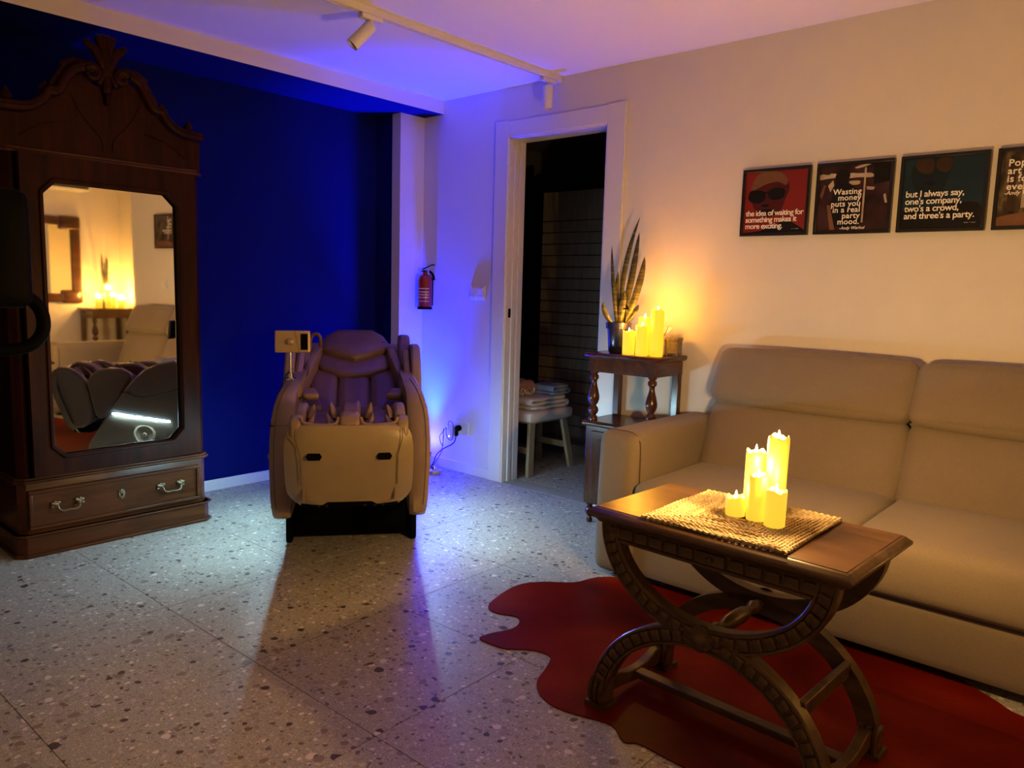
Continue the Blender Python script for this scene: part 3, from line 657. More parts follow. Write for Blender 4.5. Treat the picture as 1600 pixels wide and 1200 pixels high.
# ------------------------------------------------------------------ sofa
def sofa():
    y0, y1 = -.085, 1.815; aw = .190
    r = thing('sofa', 'long beige fabric two-seat sofa with split back cushions against the white wall', 'sofa', (3.0, .76, 0))
    P = lambda mb, n, m, **k: wpart(r, mb, n, m, **k)
    xf, xb = 2.575, 3.415
    for (a, b) in ((y1 - aw, y1), (y0, y0 + aw)):
        yc = (a + b) / 2; out = 1 if yc > 1 else -1
        def arm(p, yc=yc, out=out):
            x, y, z = p; k = z / .30   # front leans back a little towards the top, top slopes very slightly
            return (x + (.012 if x < 0 else 0) * max(0, k), y, z)
        ar = P(MB().rbox((xb - xf - .02, aw, .605), .045, 12, .004, fn=arm, mat=T((xf + xb) / 2, yc, .3225)), 'arm', M_SOFA, smooth=True)
        # piping round the front face of the arm
        yi, yo = (a, b) if out > 0 else (b, a); X = xf + .058
        pts = catmull([(X, yi - out * .0030, .06), (X, yi - out * .0035, .30), (X, yi - out * .0025, .55), (X, yi + out * .010, .600), (X, yi + out * .040, .6255), (X, yo - out * .09, .6285), (X, yo - out * .04, .6265), (X, yo - out * .01, .600)], 5)
        MB().tube(pts, .0022, 5).build('seam', M_SEAM, ar)
    P(MB().rbox((.70, y1 - y0 - 2 * aw + .02, .20), .02, 8, mat=T(2.965, (y0 + y1) / 2, .135)), 'base', M_SOFA, smooth=True)
    ys = .785
    for (a, b) in ((ys, y1 - aw), (y0 + aw, ys)):
        yc, L = (a + b) / 2, b - a
        def seatf(p): 
            x, y, z = p; return (x - (.010 if x < -.25 else 0), y, z + (.012 * (x + .2) if z > 0 else 0))
        P(MB().rbox((.62, L - .004, .200), .040, 14, .010, fn=seatf, mat=T(2.895, yc, .337)), 'seat_cushion', M_SOFA, smooth=True)
        # lower back cushion leaning back
        P(MB().rbox((.13, L - .004, .36), .045, 14, .016, mat=T(3.226, yc, .545) @ RY(22)), 'back_cushion', M_SOFA, smooth=True)
        P(MB().rbox((.104, L - .002, .262), .040, 14, .012, mat=T(3.287, yc, .828) @ RY(27)), 'head_cushion', M_SOFA, smooth=True)
    P(MB().rbox((.12, y1 - y0 - 2 * aw - .03, .68), .03, 8, mat=T(3.352, (y0 + y1) / 2, .375)), 'back_frame', M_SOFA, smooth=True)
    P(MB().box((2.605, y0 + aw - .004, .232), (2.70, y1 - aw + .004, .240)), 'crease_shade', M_SEAM)  # dark strip: shade of the crease under the seats put into colour
    for x in (2.66, 3.34):
        for y in (y0 + .10, y1 - .10):
            P(MB().lathe([(.024, 0), (.024, .035)], (x, y, .004 if x < 3 else 0), 12), 'foot', M_BLACK)
    return r
sofa()

# ------------------------------------------------------------------ framed quotes
def text_mesh(body, size, bold=.02, align='LEFT', spacing=1.0, line=1.0, shear=0.0):
    cu = bpy.data.curves.new('lettering', 'FONT'); cu.body = body; cu.size = size; cu.align_x = align; cu.offset = bold * size
    cu.space_character = spacing; cu.space_line = line; cu.shear = shear; cu.resolution_u = 3; cu.fill_mode = 'FRONT'
    o = bpy.data.objects.new('lettering', cu); COL.objects.link(o)
    bpy.context.view_layer.update()
    dg = bpy.context.evaluated_depsgraph_get(); me = bpy.data.meshes.new_from_object(o.evaluated_get(dg), depsgraph=dg)
    bpy.data.objects.remove(o); bpy.data.curves.remove(cu); return me
def print_mat(name, cols, scale, kind='noise', stretch=(1, 1, 1)):
    m, nt, b = newmat(name)
    tc = N(nt, 'ShaderNodeTexCoord'); mp = N(nt, 'ShaderNodeMapping'); mp.inputs['Scale'].default_value = stretch
    n = N(nt, 'ShaderNodeTexNoise', Scale=scale, Detail=3.0)
    nt.links.new(tc.outputs['Object'], mp.inputs['Vector']); nt.links.new(mp.outputs['Vector'], n.inputs['Vector'])
    r = ramp(nt, cols); nt.links.new(n.outputs['Fac'], r.inputs['Fac']); nt.links.new(r.outputs['Color'], b.inputs['Base Color'])
    b.inputs['Roughness'].default_value = .35; b.inputs['Coat Weight'].default_value = .45; b.inputs['Coat Roughness'].default_value = .04; b.inputs['Specular IOR Level'].default_value = .2
    return m
M_P1 = print_mat('print_red', [(.3, (.17, .014, .012)), (.7, (.21, .020, .016))], 3)
M_P2 = print_mat('print_brown', [(.30, (.008, .003, .004)), (.52, (.035, .012, .012)), (.62, (.05, .02, .018))], 9)
M_P3 = print_mat('print_teal', [(.3, (.004, .016, .028)), (.7, (.008, .030, .048))], 3)
M_P4 = print_mat('print_street', [(.35, (.012, .008, .005)), (.52, (.06, .042, .022)), (.62, (.13, .098, .055)), (.75, (.03, .02, .012))], 9, stretch=(1, 3, 1.2))
M_PD = print_mat('print_black', [(.3, (.004, .003, .003)), (.7, (.006, .005, .005))], 4)
M_PR2 = print_mat('print_dark_red', [(.3, (.050, .006, .007)), (.7, (.07, .009, .009))], 4)
M_PH = print_mat('print_ash', [(.3, (.13, .055, .030)), (.7, (.18, .085, .045))], 12)
M_PL = print_mat('print_highlight', [(.3, (.30, .22, .16)), (.7, (.50, .42, .33))], 14)
M_PT = print_mat('print_deep_teal', [(.3, (.003, .009, .014)), (.7, (.005, .013, .02))], 5)
M_PB = print_mat('print_bronze', [(.3, (.028, .014, .006)), (.7, (.05, .026, .012))], 5)
M_FRAME = plain('black_frame', (.006, .005, .005), .3)
def picture(yl, label, bg, shapes, lines):
    """yl: the edge nearer the doorway; picture plane faces -x. u runs from that edge along -y, v up from the bottom (0..1)."""
    w_, h_ = .314, .302; z0 = 1.470; t = .022
    r = thing('framed_print', label, 'picture', (XR - .001, yl - w_ / 2, z0), 0, 'square framed quotes above the sofa')
    m = MB(); f = .013
    def bx(u0, u1, v0, v1, d0, d1): return ((-d1, w_ / 2 - u1, v0), (-d0, w_ / 2 - u0, v1))
    for q in ((0, w_, 0, f), (0, w_, h_ - f, h_), (0, f, f, h_ - f), (w_ - f, w_, f, h_ - f)): m.box(*bx(*q, 0, t))
    m.build('frame', M_FRAME, r, bevel=.0015)
    pr = MB().box(*bx(f * .6, w_ - f * .6, f * .6, h_ - f * .6, .004, .014)).build('print', bg, r)
    iw, ih = w_ - 2 * f, h_ - 2 * f; k = 0
    for poly, mt in shapes:
        k += 1; d = .0142 + k * .00012
        pts = catmull([(a, b, 0) for a, b in poly], 5, True) if len(poly) > 4 else [Vector((a, b, 0)) for a, b in poly]
        MB().prism([(w_ / 2 - f - min(1, max(0, p.x)) * iw, f + min(1, max(0, p.y)) * ih) for p in pts], -d, -.0141, 'x').build('printed_figure', mt, pr)
    for body, size, u, v, al, bold, sp, ln, sh in lines:
        me = text_mesh(body, size, bold, al, sp, ln, sh); me.materials.append(M_INK)
        o = bpy.data.objects.new('lettering', me); COL.objects.link(o); o.parent = pr
        o.matrix_local = Matrix(((0, 0, -1, -.0165), (-1, 0, 0, w_ / 2 - f - u * iw), (0, 1, 0, f + v * ih), (0, 0, 0, 1)))
def ell(cx, cy, a, b, n=14, t0=0): return [(cx + a * math.cos(t0 + 2 * PI * k / n), cy + b * math.sin(t0 + 2 * PI * k / n)) for k in range(n)]
sil = [(.10, .62), (.12, .78), (.18, .92), (.30, .99), (.48, .99), (.62, .94), (.70, .82), (.72, .68), (.66, .52), (.62, .40), (.54, .30), (.40, .26), (.26, .30), (.16, .42)]
picture(1.624, 'square red print of a face in dark glasses, quote about waiting', M_P1,
        [(sil, M_PR2), ([(.10, .70), (.14, .86), (.24, .98), (.44, .995), (.60, .95), (.69, .84), (.66, .76), (.54, .82), (.36, .80), (.22, .74)], M_PH),
         ([(.06, .62), (.10, .70), (.24, .70), (.33, .66), (.34, .56), (.26, .49), (.14, .50), (.07, .55)], M_PD),
         ([(.38, .66), (.46, .72), (.60, .72), (.66, .66), (.62, .56), (.50, .53), (.41, .57)], M_PD), ([(.30, .64), (.42, .64), (.42, .67), (.30, .67)], M_PD),
         ([(.30, .47), (.40, .46), (.40, .43), (.34, .42), (.29, .44)], M_PD), ([(.26, .36), (.38, .39), (.50, .36), (.40, .33), (.32, .33)], M_PD),
         ([(.60, .16), (.72, .20), (.99, .04), (.99, 0.0), (.02, 0.0), (.30, .04)], M_PD)],
        [('the idea of waiting for\nsomething makes it\nmore exciting.', .0345, .035, .285, 'LEFT', .016, .90, .84, 0), ('- · —', .014, .80, .045, 'LEFT', .01, 1, 1, .2)])
picture(1.284, 'square dark brown street print of a man in profile, quote about wasting money', M_P2,
        [([(.0, .80), (.12, .81), (.24, .82), (.25, .87), (.12, .885), (.0, .87)], M_PL), ([(.42, .80), (.56, .80), (.74, .79), (.77, .82), (.72, .855), (.56, .86), (.44, .87)], M_PL), ([(.50, .95), (.60, .985), (.72, .985), (.64, .955), (.54, .935)], M_PL),
         ([(.44, .70), (.52, .69), (.58, .70), (.585, .745), (.52, .755), (.44, .75)], M_PL), ([(.03, .93), (.10, .97), (.17, .92), (.14, .87), (.06, .88)], M_PB), ([(.02, .55), (.07, .72), (.10, .70), (.05, .50)], M_PH),
         ([(.20, .50), (.24, .70), (.23, .84), (.30, .93), (.40, .92), (.44, .84), (.42, .74), (.52, .66), (.60, .52), (.60, .10), (.20, .10)], M_PD),
         ([(.13, .70), (.20, .78), (.22, .70), (.17, .60)], M_PL), ([(.64, .94), (.665, .94), (.665, .12), (.64, .12)], M_PL), ([(.68, .66), (.80, .64), (.78, .60), (.69, .61)], M_PL),
         ([(.13, .40), (.18, .40), (.27, .02), (.20, .02)], M_PH), ([(.92, .52), (.95, .54), (.98, .40), (.95, .40)], M_PL), ([(.80, .84), (.85, .89), (.86, .82), (.82, .78)], M_PL), ([(.76, .99), (.99, .99), (.99, .72), (.78, .68)], M_PD)],
        [('Wasting\nmoney\nputs you\nin a real\nparty\nmood.', .0335, .62, .555, 'RIGHT', .016, 1.05, .75, 0), ('-Andy Warhol', .0175, .34, .022, 'LEFT', .015, 1, 1, .25)])
picture(.946, 'square dark teal print of a shaded face, quote about company and a party', M_P3,
        [([(.10, .74), (.12, .90), (.24, 1.0), (.55, 1.0), (.60, .88), (.56, .70), (.52, .56), (.44, .42), (.28, .40), (.16, .55)], M_PT),
         ([(.14, .90), (.22, .80), (.34, .78), (.38, .88), (.34, .99), (.18, .99)], M_PB), ([(.40, .88), (.46, .80), (.56, .80), (.60, .92), (.56, .99), (.44, .99)], M_PB),
         ([(.27, .64), (.36, .67), (.44, .64), (.36, .60)], M_PD), ([(.02, 0), (.98, 0), (.98, .30), (.75, .36), (.40, .30), (.02, .26)], M_PD)],
        [("but I always say,\none's company,\ntwo's a crowd,\nand three's a party.", .0350, .045, .455, 'LEFT', .016, .94, .82, 0), ('— · —', .014, .80, .055, 'LEFT', .01, 1, 1, .2)])
picture(.609, 'square brown street scene print, pop art quote, last of the row', M_P4,
        [([(.10, .95), (.18, .95), (.18, .20), (.10, .22)], M_PB), ([(.26, .98), (.30, .98), (.30, .24), (.26, .24)], M_PL), ([(0, .0), (1, .0), (1, .16), (.5, .20), (0, .12)], M_PH)],
        [('Pop\nart\nis for\neveryone', .036, .08, .80, 'LEFT', .018, 1.06, .80, 0), ('-Andy Warhol', .021, .06, .42, 'LEFT', .015, 1, 1, .25)])

# ------------------------------------------------------------------ cowhide rug
def rug():
    pts = [(2.01, 1.871), (2.097, 1.911), (2.25, 1.935), (2.352, 1.885), (2.441, 1.79), (2.60, 1.72), (2.70, 1.40), (2.71, .90), (2.70, .50), (2.62, .34), (2.56, .24), (2.56, -.02), (2.48, -.20), (2.20, -.16), (1.95, -.28), (1.70, -.14), (1.62, .10), (1.70, .32), (1.62, .52), (1.655, .72), (1.655, .86), (1.661, .981), (1.64, 1.02), (1.682, 1.088), (1.660, 1.18), (1.645, 1.257), (1.668, 1.335), (1.722, 1.39), (1.80, 1.420), (1.872, 1.46), (1.865, 1.53), (1.81, 1.60), (1.80, 1.66), (1.802, 1.715), (1.85, 1.715), (1.94, 1.685), (2.00, 1.705), (2.022, 1.745), (1.995, 1.81)]
    out = [(p.x, p.y) for p in catmull([(a, b, 0) for a, b in pts], 4, True)]
    o = MB().prism(out, .0005, .0045, 'z').build('cowhide_rug', M_HIDE)
    bm = bmesh.new(); bm.from_mesh(o.data); bmesh.ops.triangulate(bm, faces=[f for f in bm.faces if len(f.verts) > 4]); bm.to_mesh(o.data); bm.free()
    return tag(o, 'glossy red-brown cowhide rug lying under the carved coffee table', 'rug')
rug()

# ------------------------------------------------------------------ carved coffee table (local -x: front, y: length)
def coffee_table():
    r = thing('coffee_table', 'carved dark oak coffee table with crossed curved legs on the red rug', 'table', (1.905, .847, .0045), math.radians(-1.9))
    B = lambda mb, n, m, p=None, **k: mb.build(n, m, p or r, **k)
    hx, hy = .213, .365
    def rr(inset, z): return [(-hx + inset, -hy + inset, z), (hx - inset, -hy + inset, z), (hx - inset, hy - inset, z), (-hx + inset, hy - inset, z)]
    tt = B(MB().loft([rr(.034, .548), (rr(.026, .551)), rr(.020, .560), rr(.006, .566), rr(0, .572), rr(0, .580), rr(.008, .586), rr(.014, .592), rr(.020, .594)]), 'top_moulding', M_OAK, bevel=.0015, seg=1, angle=20)
    B(MB().box((-hx + .020, -hy + .020, .585), (hx - .020, hy - .020, .5955)), 'table_top', M_OAKTOP, bevel=.002)
    # aprons
    for s in (-1, 1):
        x = s * .168
        ap = B(MB().box((x - .012, -.300, .512), (x + .012, .300, .550)), 'apron', M_OAK, bevel=.002)
        B(MB().box((x - .018, -.270, .505), (x + .018, .270, .514)), 'apron_bead', M_OAK, ap, bevel=.003)
        if s < 0:
            blk = MB().rbox((.012, .040, .030), .006, 5).build('carved_block', M_OAK, ap, smooth=True); blk.location = (x - .014, -.265, .532); first = True
            for y in [-.219, -.173, -.127, -.081, .060, .106, .152, .198, .244, .284]:
                c = blk.copy(); COL.objects.link(c); c.parent = ap; c.location = (x - .014, y, .532)
            cb = MB().rbox((.014, .082, .032), .004, 5).build('drawer_block', M_OAK, ap, smooth=True); cb.location = (x - .014, -.010, .532)
            MB().rbox((.012, .016, .016), .006, 5, mat=RX(45)).build('rosette', M_OAK, cb, smooth=True).location = (-.009, 0, 0)
    for s in (-1, 1): B(MB().box((-.168, s * .292 - .010, .512), (.168, s * .292 + .010, .550)), 'side_apron', M_OAK, bevel=.002)
    def arc(up, k):   # point and tangent angle on the arc midline, t in 0..1
        if up: a, b, z0, sg = .303, .232, .555, -1
        else: a, b, z0, sg = .322, .297, .012, 1
        t = PI * k; p = (a * math.cos(t), z0 + sg * b * math.sin(t)); d = (-a * math.sin(t), sg * b * math.cos(t)); l = math.hypot(*d)
        return p, (d[0] / l, d[1] / l)
    for s in (-1, 1):
        x = s * .163
        for up in (True, False):
            n = 40; rings = []; rimA = []; rimB = []; k0, k1 = (.0, 1.0) if up else (.055, .945)
            for i in range(n + 1):
                (y, z), (ty, tz) = arc(up, k0 + (k1 - k0) * i / n); ny, nz_ = -tz, ty; h = .024
                rings.append([(x - .019, y - ny * h, z - nz_ * h), (x + .019, y - ny * h, z - nz_ * h), (x + .019, y + ny * h, z + nz_ * h), (x - .019, y + ny * h, z + nz_ * h)])
                rimA.append((x - .019, y - ny * (h - .003), z - nz_ * (h - .003))); rimB.append((x - .019, y + ny * (h - .003), z + nz_ * (h - .003)))
            arcp = B(MB().loft(rings), 'upper_curve' if up else 'lower_curve', M_OAK, smooth=True)
            if s < 0:
                B(MB().tube(rimA, .0058, 6), 'rim', M_OAK, arcp, smooth=True); B(MB().tube(rimB, .0058, 6), 'rim', M_OAK, arcp, smooth=True)
                bm_ = None; nb = 23 if up else 25
                for i in range(nb):
                    k = .035 + .93 * (i + .5) / nb if up else .065 + .87 * (i + .5) / nb
                    if abs(k - .5) < .035: continue
                    (y, z), (ty, tz) = arc(up, k); ang = math.atan2(tz, ty)
                    if bm_ is None:
                        bm_ = MB().rbox((.014, .0285, .031), .006, 5).build('carved_block', M_OAK, arcp, smooth=True); o = bm_
                    else: o = bpy.data.objects.new('carved_block', bm_.data); COL.objects.link(o); o.parent = arcp
                    o.location = (x - .0205, y, z); o.rotation_mode = 'ZYX'; o.rotation_euler = (ang, 0, .20)
        # feet
        for q in (-1, 1):
            m = MB().rbox((.052, .056, .066), .010, 6, mat=T(x, q * .320, .046)); 
            for dy in (-.018, 0, .018): m.tube(catmull([(x - .018, q * .320 + dy, .082), (x - .030, q * .320 + dy, .066), (x - .032, q * .320 + dy, .040), (x - .026, q * .320 + dy, .018)], 4), .0075, 6)
            m.box((x - .034, q * .320 - .034, 0), (x + .034, q * .320 + .034, .014)); B(m, 'foot', M_OAK, smooth=True)
        # rosette where the curves meet
        m = MB(); xx = x + s * .020
        m.lathe([(.001, -.030), (.012, -.028), (.022, -.020), (.034, -.012), (.036, 0)], (0, 0, 0), 16, 'x', mat=T(x - .016, 0, .318) if s < 0 else T(x + .016, 0, .318) @ RZ(180))
        for k in range(8):
            a = k * PI / 4; m.rbox((.014, .018, .013), .006, 4, mat=T(x + s * .030, .024 * math.cos(a), .318 + .024 * math.sin(a)) @ RX(math.degrees(a)))
        B(m, 'rosette', M_OAK, smooth=True)
    # turned spindle between the two frames
    B(MB().lathe([(.013, -.150), (.016, -.12), (.020, -.10), (.012, -.085), (.012, -.07), (.019, -.05), (.022, -.02), (.022, .02), (.019, .05), (.012, .07), (.012, .085), (.020, .10), (.016, .12), (.013, .150)], (0, 0, .318), 18, 'x'), 'spindle', M_OAK, smooth=True)
    # shaped side rails at the feet, long stretcher, upper brace
    for q in (-1, 1):
        pts = [(-.145, .075), (-.10, .080), (-.05, .062), (0, .058), (.05, .062), (.10, .080), (.145, .075), (.145, .035), (.08, .030), (0, .020), (-.08, .030), (-.145, .035)]
        B(MB().prism(pts, q * .318 - .014, q * .318 + .014, 'y'), 'side_rail', M_OAK, bevel=.003)
    B(MB().box((-.020, -.306, .034), (.020, .306, .054)), 'long_stretcher', M_OAK, bevel=.004)
    B(MB().box((-.150, -.262, .196), (.150, -.242, .236)), 'brace', M_OAK, bevel=.003)
    return r
coffee_table()

def table_runner():
    x0, x1, y0, y1 = 1.712, 2.085, .652, 1.040; m = MB(); pitch = .0105; z = .6064; i = 0
    while True:
        a0, a1, b0, b1 = x0 + pitch * i, x1 - pitch * i, y0 + pitch * i, y1 - pitch * i
        if a1 - a0 < .02: break
        cor = [(a0, b0), (a1, b0), (a1, b1), (a0, b1)]; pts = []; rad = []; q = 0
        for k in range(4):
            (px, py), (qx, qy) = cor[k], cor[(k + 1) % 4]; L = math.hypot(qx - px, qy - py); n = max(4, int(L / .0042))
            for t in range(n):
                u = t / n; q += 1; wob = .0016 * math.sin(q * 1.57 + i) + random.uniform(-.0006, .0006)
                nx, ny = (qy - py) / L, -(qx - px) / L
                pts.append((px + (qx - px) * u + nx * wob, py + (qy - py) * u + ny * wob, z + .0012 * math.cos(q * 1.57 + i))); rad.append(.0052 + .0010 * math.sin(q * 1.57 + i))
        m.tube(pts, rad, 6, close=True, flat=.62, caps=False); i += 1
    o = m.build('table_runner', M_JUTE, smooth=True); return tag(o, 'rectangular woven jute mat lying on the carved coffee table', 'mat')
table_runner()

# ------------------------------------------------------------------ candles
def candle(x, y, z, rad, h, label, group, watts, mat=M_WAX, seed=0, col=None):
    rnd = random.Random(seed); r = thing('candle', label, 'candle', (x, y, z), rnd.uniform(0, 6), group)
    seg = 28; rings = []; ph = rnd.uniform(0, 6)
    top = [.0035 * math.sin(3 * 2 * PI * k / seg + ph) + .002 * math.sin(7 * 2 * PI * k / seg + ph * 2) for k in range(seg)]
    drip = [max(0, math.sin(5 * 2 * PI * k / seg + ph * 3)) for k in range(seg)]
    def ring(f, rs, add=0): return [((rad * rs + add * drip[k]) * math.cos(2 * PI * k / seg), (rad * rs + add * drip[k]) * math.sin(2 * PI * k / seg), h * f + (top[k] if f > .95 else 0)) for k in range(seg)]
    rings = [ring(0, .96), ring(.02, 1.0), ring(.3, 1.0, .0004), ring(.7, 1.0, .0010), ring(.92, 1.0, .0020), ring(.98, .99, .0016), ring(1.0, .93)]
    rings += [[(p[0] * .8, p[1] * .8, p[2] - .006) for p in rings[-1]], [(rad * .3 * math.cos(2 * PI * k / seg), rad * .3 * math.sin(2 * PI * k / seg), h - .010) for k in range(seg)]]
    MB().loft(rings).build('wax_body', mat, r, smooth=True)
    MB().lathe([(.0012, h - .012), (.0032, h - .004), (.0040, h + .003), (.0026, h + .010), (.0004, h + .017)], (0, 0, 0), 10).build('flame', M_FLAME, r, smooth=True)
    if watts: point_light('candle_light', r, (0, 0, h + .022), col or C_WARM, watts, .012)
    return r
G1 = 'glowing candles on the coffee table'
zt = .6085
candle(1.902, .868, zt, .0255, .052, 'short stubby glowing candle on the jute mat', G1, CANDLE_W * .12, seed=1)
candle(1.905, .810, zt, .0265, .122, 'medium glowing candle in front of a taller one on the jute mat', G1, CANDLE_W * .22, seed=2)
candle(1.885, .752, zt, .0265, .095, 'low glowing candle standing before the tallest candle on the jute mat', G1, CANDLE_W * .18, seed=3)
candle(1.962, .846, zt, .0265, .172, 'second tallest glowing candle on the jute mat', G1, CANDLE_W * 1.0, seed=4)
candle(1.955, .784, zt, .0270, .222, 'tallest glowing candle on the jute mat', G1, CANDLE_W * 3.3, seed=5)

# ------------------------------------------------------------------ console tables (local -x: front, y: width)
def console(name, label, loc, rz):
    r = thing(name, label, 'side table', loc, rz, 'dark turned-leg console tables')
    B = lambda mb, n, m, p=None, **k: mb.build(n, m, p or r, **k)
    hx, hy = .146, .212
    def rr(i, z): return [(-hx + i, -hy + i, z), (hx, -hy + i, z), (hx, hy - i, z), (-hx + i, hy - i, z)]
    B(MB().loft([rr(.012, .862), rr(.004, .868), rr(0, .875), rr(0, .884), rr(.004, .890)]), 'top', M_RED_W, bevel=.001, seg=1, angle=20)
    m = MB(); m.box((-hx + .020, -hy + .020, .792), (hx - .005, hy - .020, .864)); B(m, 'apron', M_RED_W, bevel=.002)
    prof = [(.020, .792), (.022, .786), (.014, .780), (.022, .770), (.022, .755), (.015, .748), (.013, .735), (.017, .715), (.024, .690), (.029, .665), (.029, .650), (.022, .630), (.014, .618), (.024, .605), (.027, .592), (.022, .578), (.014, .568), (.022, .560), (.024, .548), (.024, .540)]
    for s in (-1, 1):
        B(MB().lathe(prof, (-hx + .040, s * (hy - .042), 0), 18), 'turned_post', M_RED_V, smooth=True)
        B(MB().box((hx - .045, s * (hy - .037) - .018, .54), (hx - .010, s * (hy - .037) + .018, .80)), 'square_post', M_RED_V, bevel=.003)
    B(MB().loft([rr(.002, .514), rr(0, .522), rr(0, .530), rr(.006, .542)]), 'shelf', M_RED_W, bevel=.001, seg=1, angle=20)
    cab = B(MB().box((-hx + .018, -hy + .016, .105), (hx - .005, hy - .016, .516)), 'cabinet', M_RED_V, bevel=.003)
    dd = B(MB().box((-hx + .010, -hy + .055, .130), (-hx + .020, hy - .055, .490)), 'door', M_RED_V, cab, bevel=.003)
    m = MB().box((-hx + .006, -hy + .095, .170), (-hx + .012, hy - .095, .450)); B(m, 'raised_panel', M_RED_V, cab, bevel=.004)
    B(MB().lathe([(.008, -.020), (.008, -.008), (.004, -.004), (.004, 0)], (-hx + .010, -hy + .075, .32), 10, 'x'), 'knob', M_BRASS, cab, smooth=True)
    for x in (-hx + .04, hx - .03):
        for s in (-1, 1):
            B(MB().lathe([(.010, 0), (.015, .006), (.016, .018), (.010, .030), (.014, .038), (.024, .052), (.026, .066), (.020, .080), (.012, .088), (.020, .098), (.022, .106)], (x, s * (hy - .045), 0), 14), 'bun_foot', M_RED_V, smooth=True)
    return r
console('console_table', 'dark mahogany console with turned posts between doorway and sofa arm', (3.277, 2.078, 0), 0)
console('console_table', 'dark mahogany console below the framed mirror, seen in the wardrobe mirror', (3.52, -.850, 0), math.radians(-90))

G2 = 'glowing candles on the console by the doorway'
ZT = .891
candle(3.185, 2.062, ZT, .0300, .116, 'shortest glowing candle on the console by the doorway', G2, SIDE_W, M_WAX2, 11, C_DEEP)
candle(3.180, 1.984, ZT, .0300, .146, 'front glowing candle of middle height on the console by the doorway', G2, SIDE_W, M_WAX2, 12, C_DEEP)
candle(3.243, 2.010, ZT, .0300, .186, 'second tallest glowing candle on the console by the doorway', G2, SIDE_W, M_WAX2, 13, C_DEEP)
candle(3.212, 1.920, ZT, .0310, .226, 'tallest glowing candle on the console by the doorway', G2, SIDE_W, M_WAX2, 14, C_DEEP)
G3 = 'glowing candles on the alcove console'
candle(3.42, -.79, ZT, .031, .10, 'short glowing candle on the alcove console, seen in the wardrobe mirror', G3, ALCOVE_W, M_WAX2, 21, C_ALC)
candle(3.50, -.76, ZT, .031, .185, 'tall glowing candle on the alcove console, seen in the wardrobe mirror', G3, ALCOVE_W, M_WAX2, 22, C_ALC)
candle(3.56, -.80, ZT, .031, .115, 'middle glowing candle on the alcove console, seen in the wardrobe mirror', G3, ALCOVE_W, M_WAX2, 23, C_ALC)
candle(3.64, -.78, ZT, .034, .085, 'wide low glowing candle on the alcove console, seen in the wardrobe mirror', G3, ALCOVE_W, M_WAX2, 24, C_ALC)

# ------------------------------------------------------------------ snake plants
def leaf(base, tip, width, bend, root, seed):
    rnd = random.Random(seed); b, t = Vector(base), Vector(tip); d = t - b; side = Vector((.66, -.75, 0)); nrm = Vector((-.75, -.66, 0)); tw = rnd.uniform(-.5, .5)
    rings = []; n = 14
    for i in range(n + 1):
        u = i / n; p = b + d * u + Vector(bend) * (4 * u * (1 - u))
        wd = width * (.55 + 1.3 * u) * (1 - u ** 2.2) ** .8 + .0008 if u < 1 else .0008; a = tw + u * rnd.uniform(.5, 1.0)
        s = side * math.cos(a * .7) + nrm * math.sin(a * .7); q = nrm * math.cos(a * .7) - side * math.sin(a * .7)
        rings.append([p - s * wd, p + q * wd * .22 - s * wd * .4, p + q * wd * .26, p + q * wd * .22 + s * wd * .4, p + s * wd, p - q * .0012])
    return MB().loft(rings).build('leaf', M_LEAF, root, smooth=True)
def snake_plant(label, loc, leaves, pot_mat, seed):
    r = thing('potted_snake_plant', label, 'plant', loc, 0, 'snake plants on the consoles')
    pt = MB().lathe([(.044, 0), (.047, .004), (.056, .120), (.064, .122), (.066, .152), (.060, .154), (.056, .140), (.05, .138), (.002, .138)], (0, 0, 0), 28).build('pot', pot_mat, r, smooth=True)
    m = MB(); rnd = random.Random(seed)
    for k in range(60):
        a, q = rnd.uniform(0, 6.28), .052 * math.sqrt(rnd.random()); m.rbox((.011, .010, .008), .004, 2, mat=T(q * math.cos(a), q * math.sin(a), .139 + rnd.uniform(0, .006)) @ RZ(rnd.uniform(0, 180)))
    g = m.build('gravel', M_SOIL, pt, smooth=True); g['kind'] = 'stuff'
    for i, (dx, dz, dep, wd, bx) in enumerate(leaves):
        R_ = Vector((.663, -.749, 0)); D_ = Vector((.749, .663, 0)); bs = R_ * dx * .12 + D_ * dep * .15 + Vector((0, 0, .12))
        leaf(bs, R_ * dx + D_ * dep + Vector((0, 0, .15 + dz)), wd, R_ * bx, r, seed * 31 + i)
    return r
sp1 = snake_plant('snake plant with tall banded leaves in a dark glazed pot beside candles on the console', (3.245, 2.165, ZT),
            [(-.052, .385, .00, .010, -.006), (.085, .530, .02, .012, -.030), (.088, .455, .04, .017, .006), (.118, .335, .02, .018, .018), (-.085, .105, -.02, .014, -.02), (.10, .095, .03, .016, .008), (.02, .165, -.02, .016, .0), (-.01, .26, .03, .012, -.01), (-.02, .12, .02, .014, .0)], M_POTBLUE, 3)
snake_plant('snake plant behind candles on the alcove console, seen in the wardrobe mirror', (3.55, -.91, ZT),
            [(-.10, .40, .0, .026, -.02), (.02, .36, .02, .026, 0), (.09, .38, -.01, .028, .01), (.15, .32, .0, .026, .02), (-.05, .32, .01, .022, -.01)], M_POTBLUE, 4)
pk = MB().lathe([(.0022, .11), (.0022, .224)], (.017, -.025, 0), 8).build('stake', M_BLACK, sp1)
MB().lathe([(.002, .221), (.022, .219), (.020, .225), (.001, .251)], (.017, -.025, 0), 4).build('stake_cap', M_BLACK, pk)
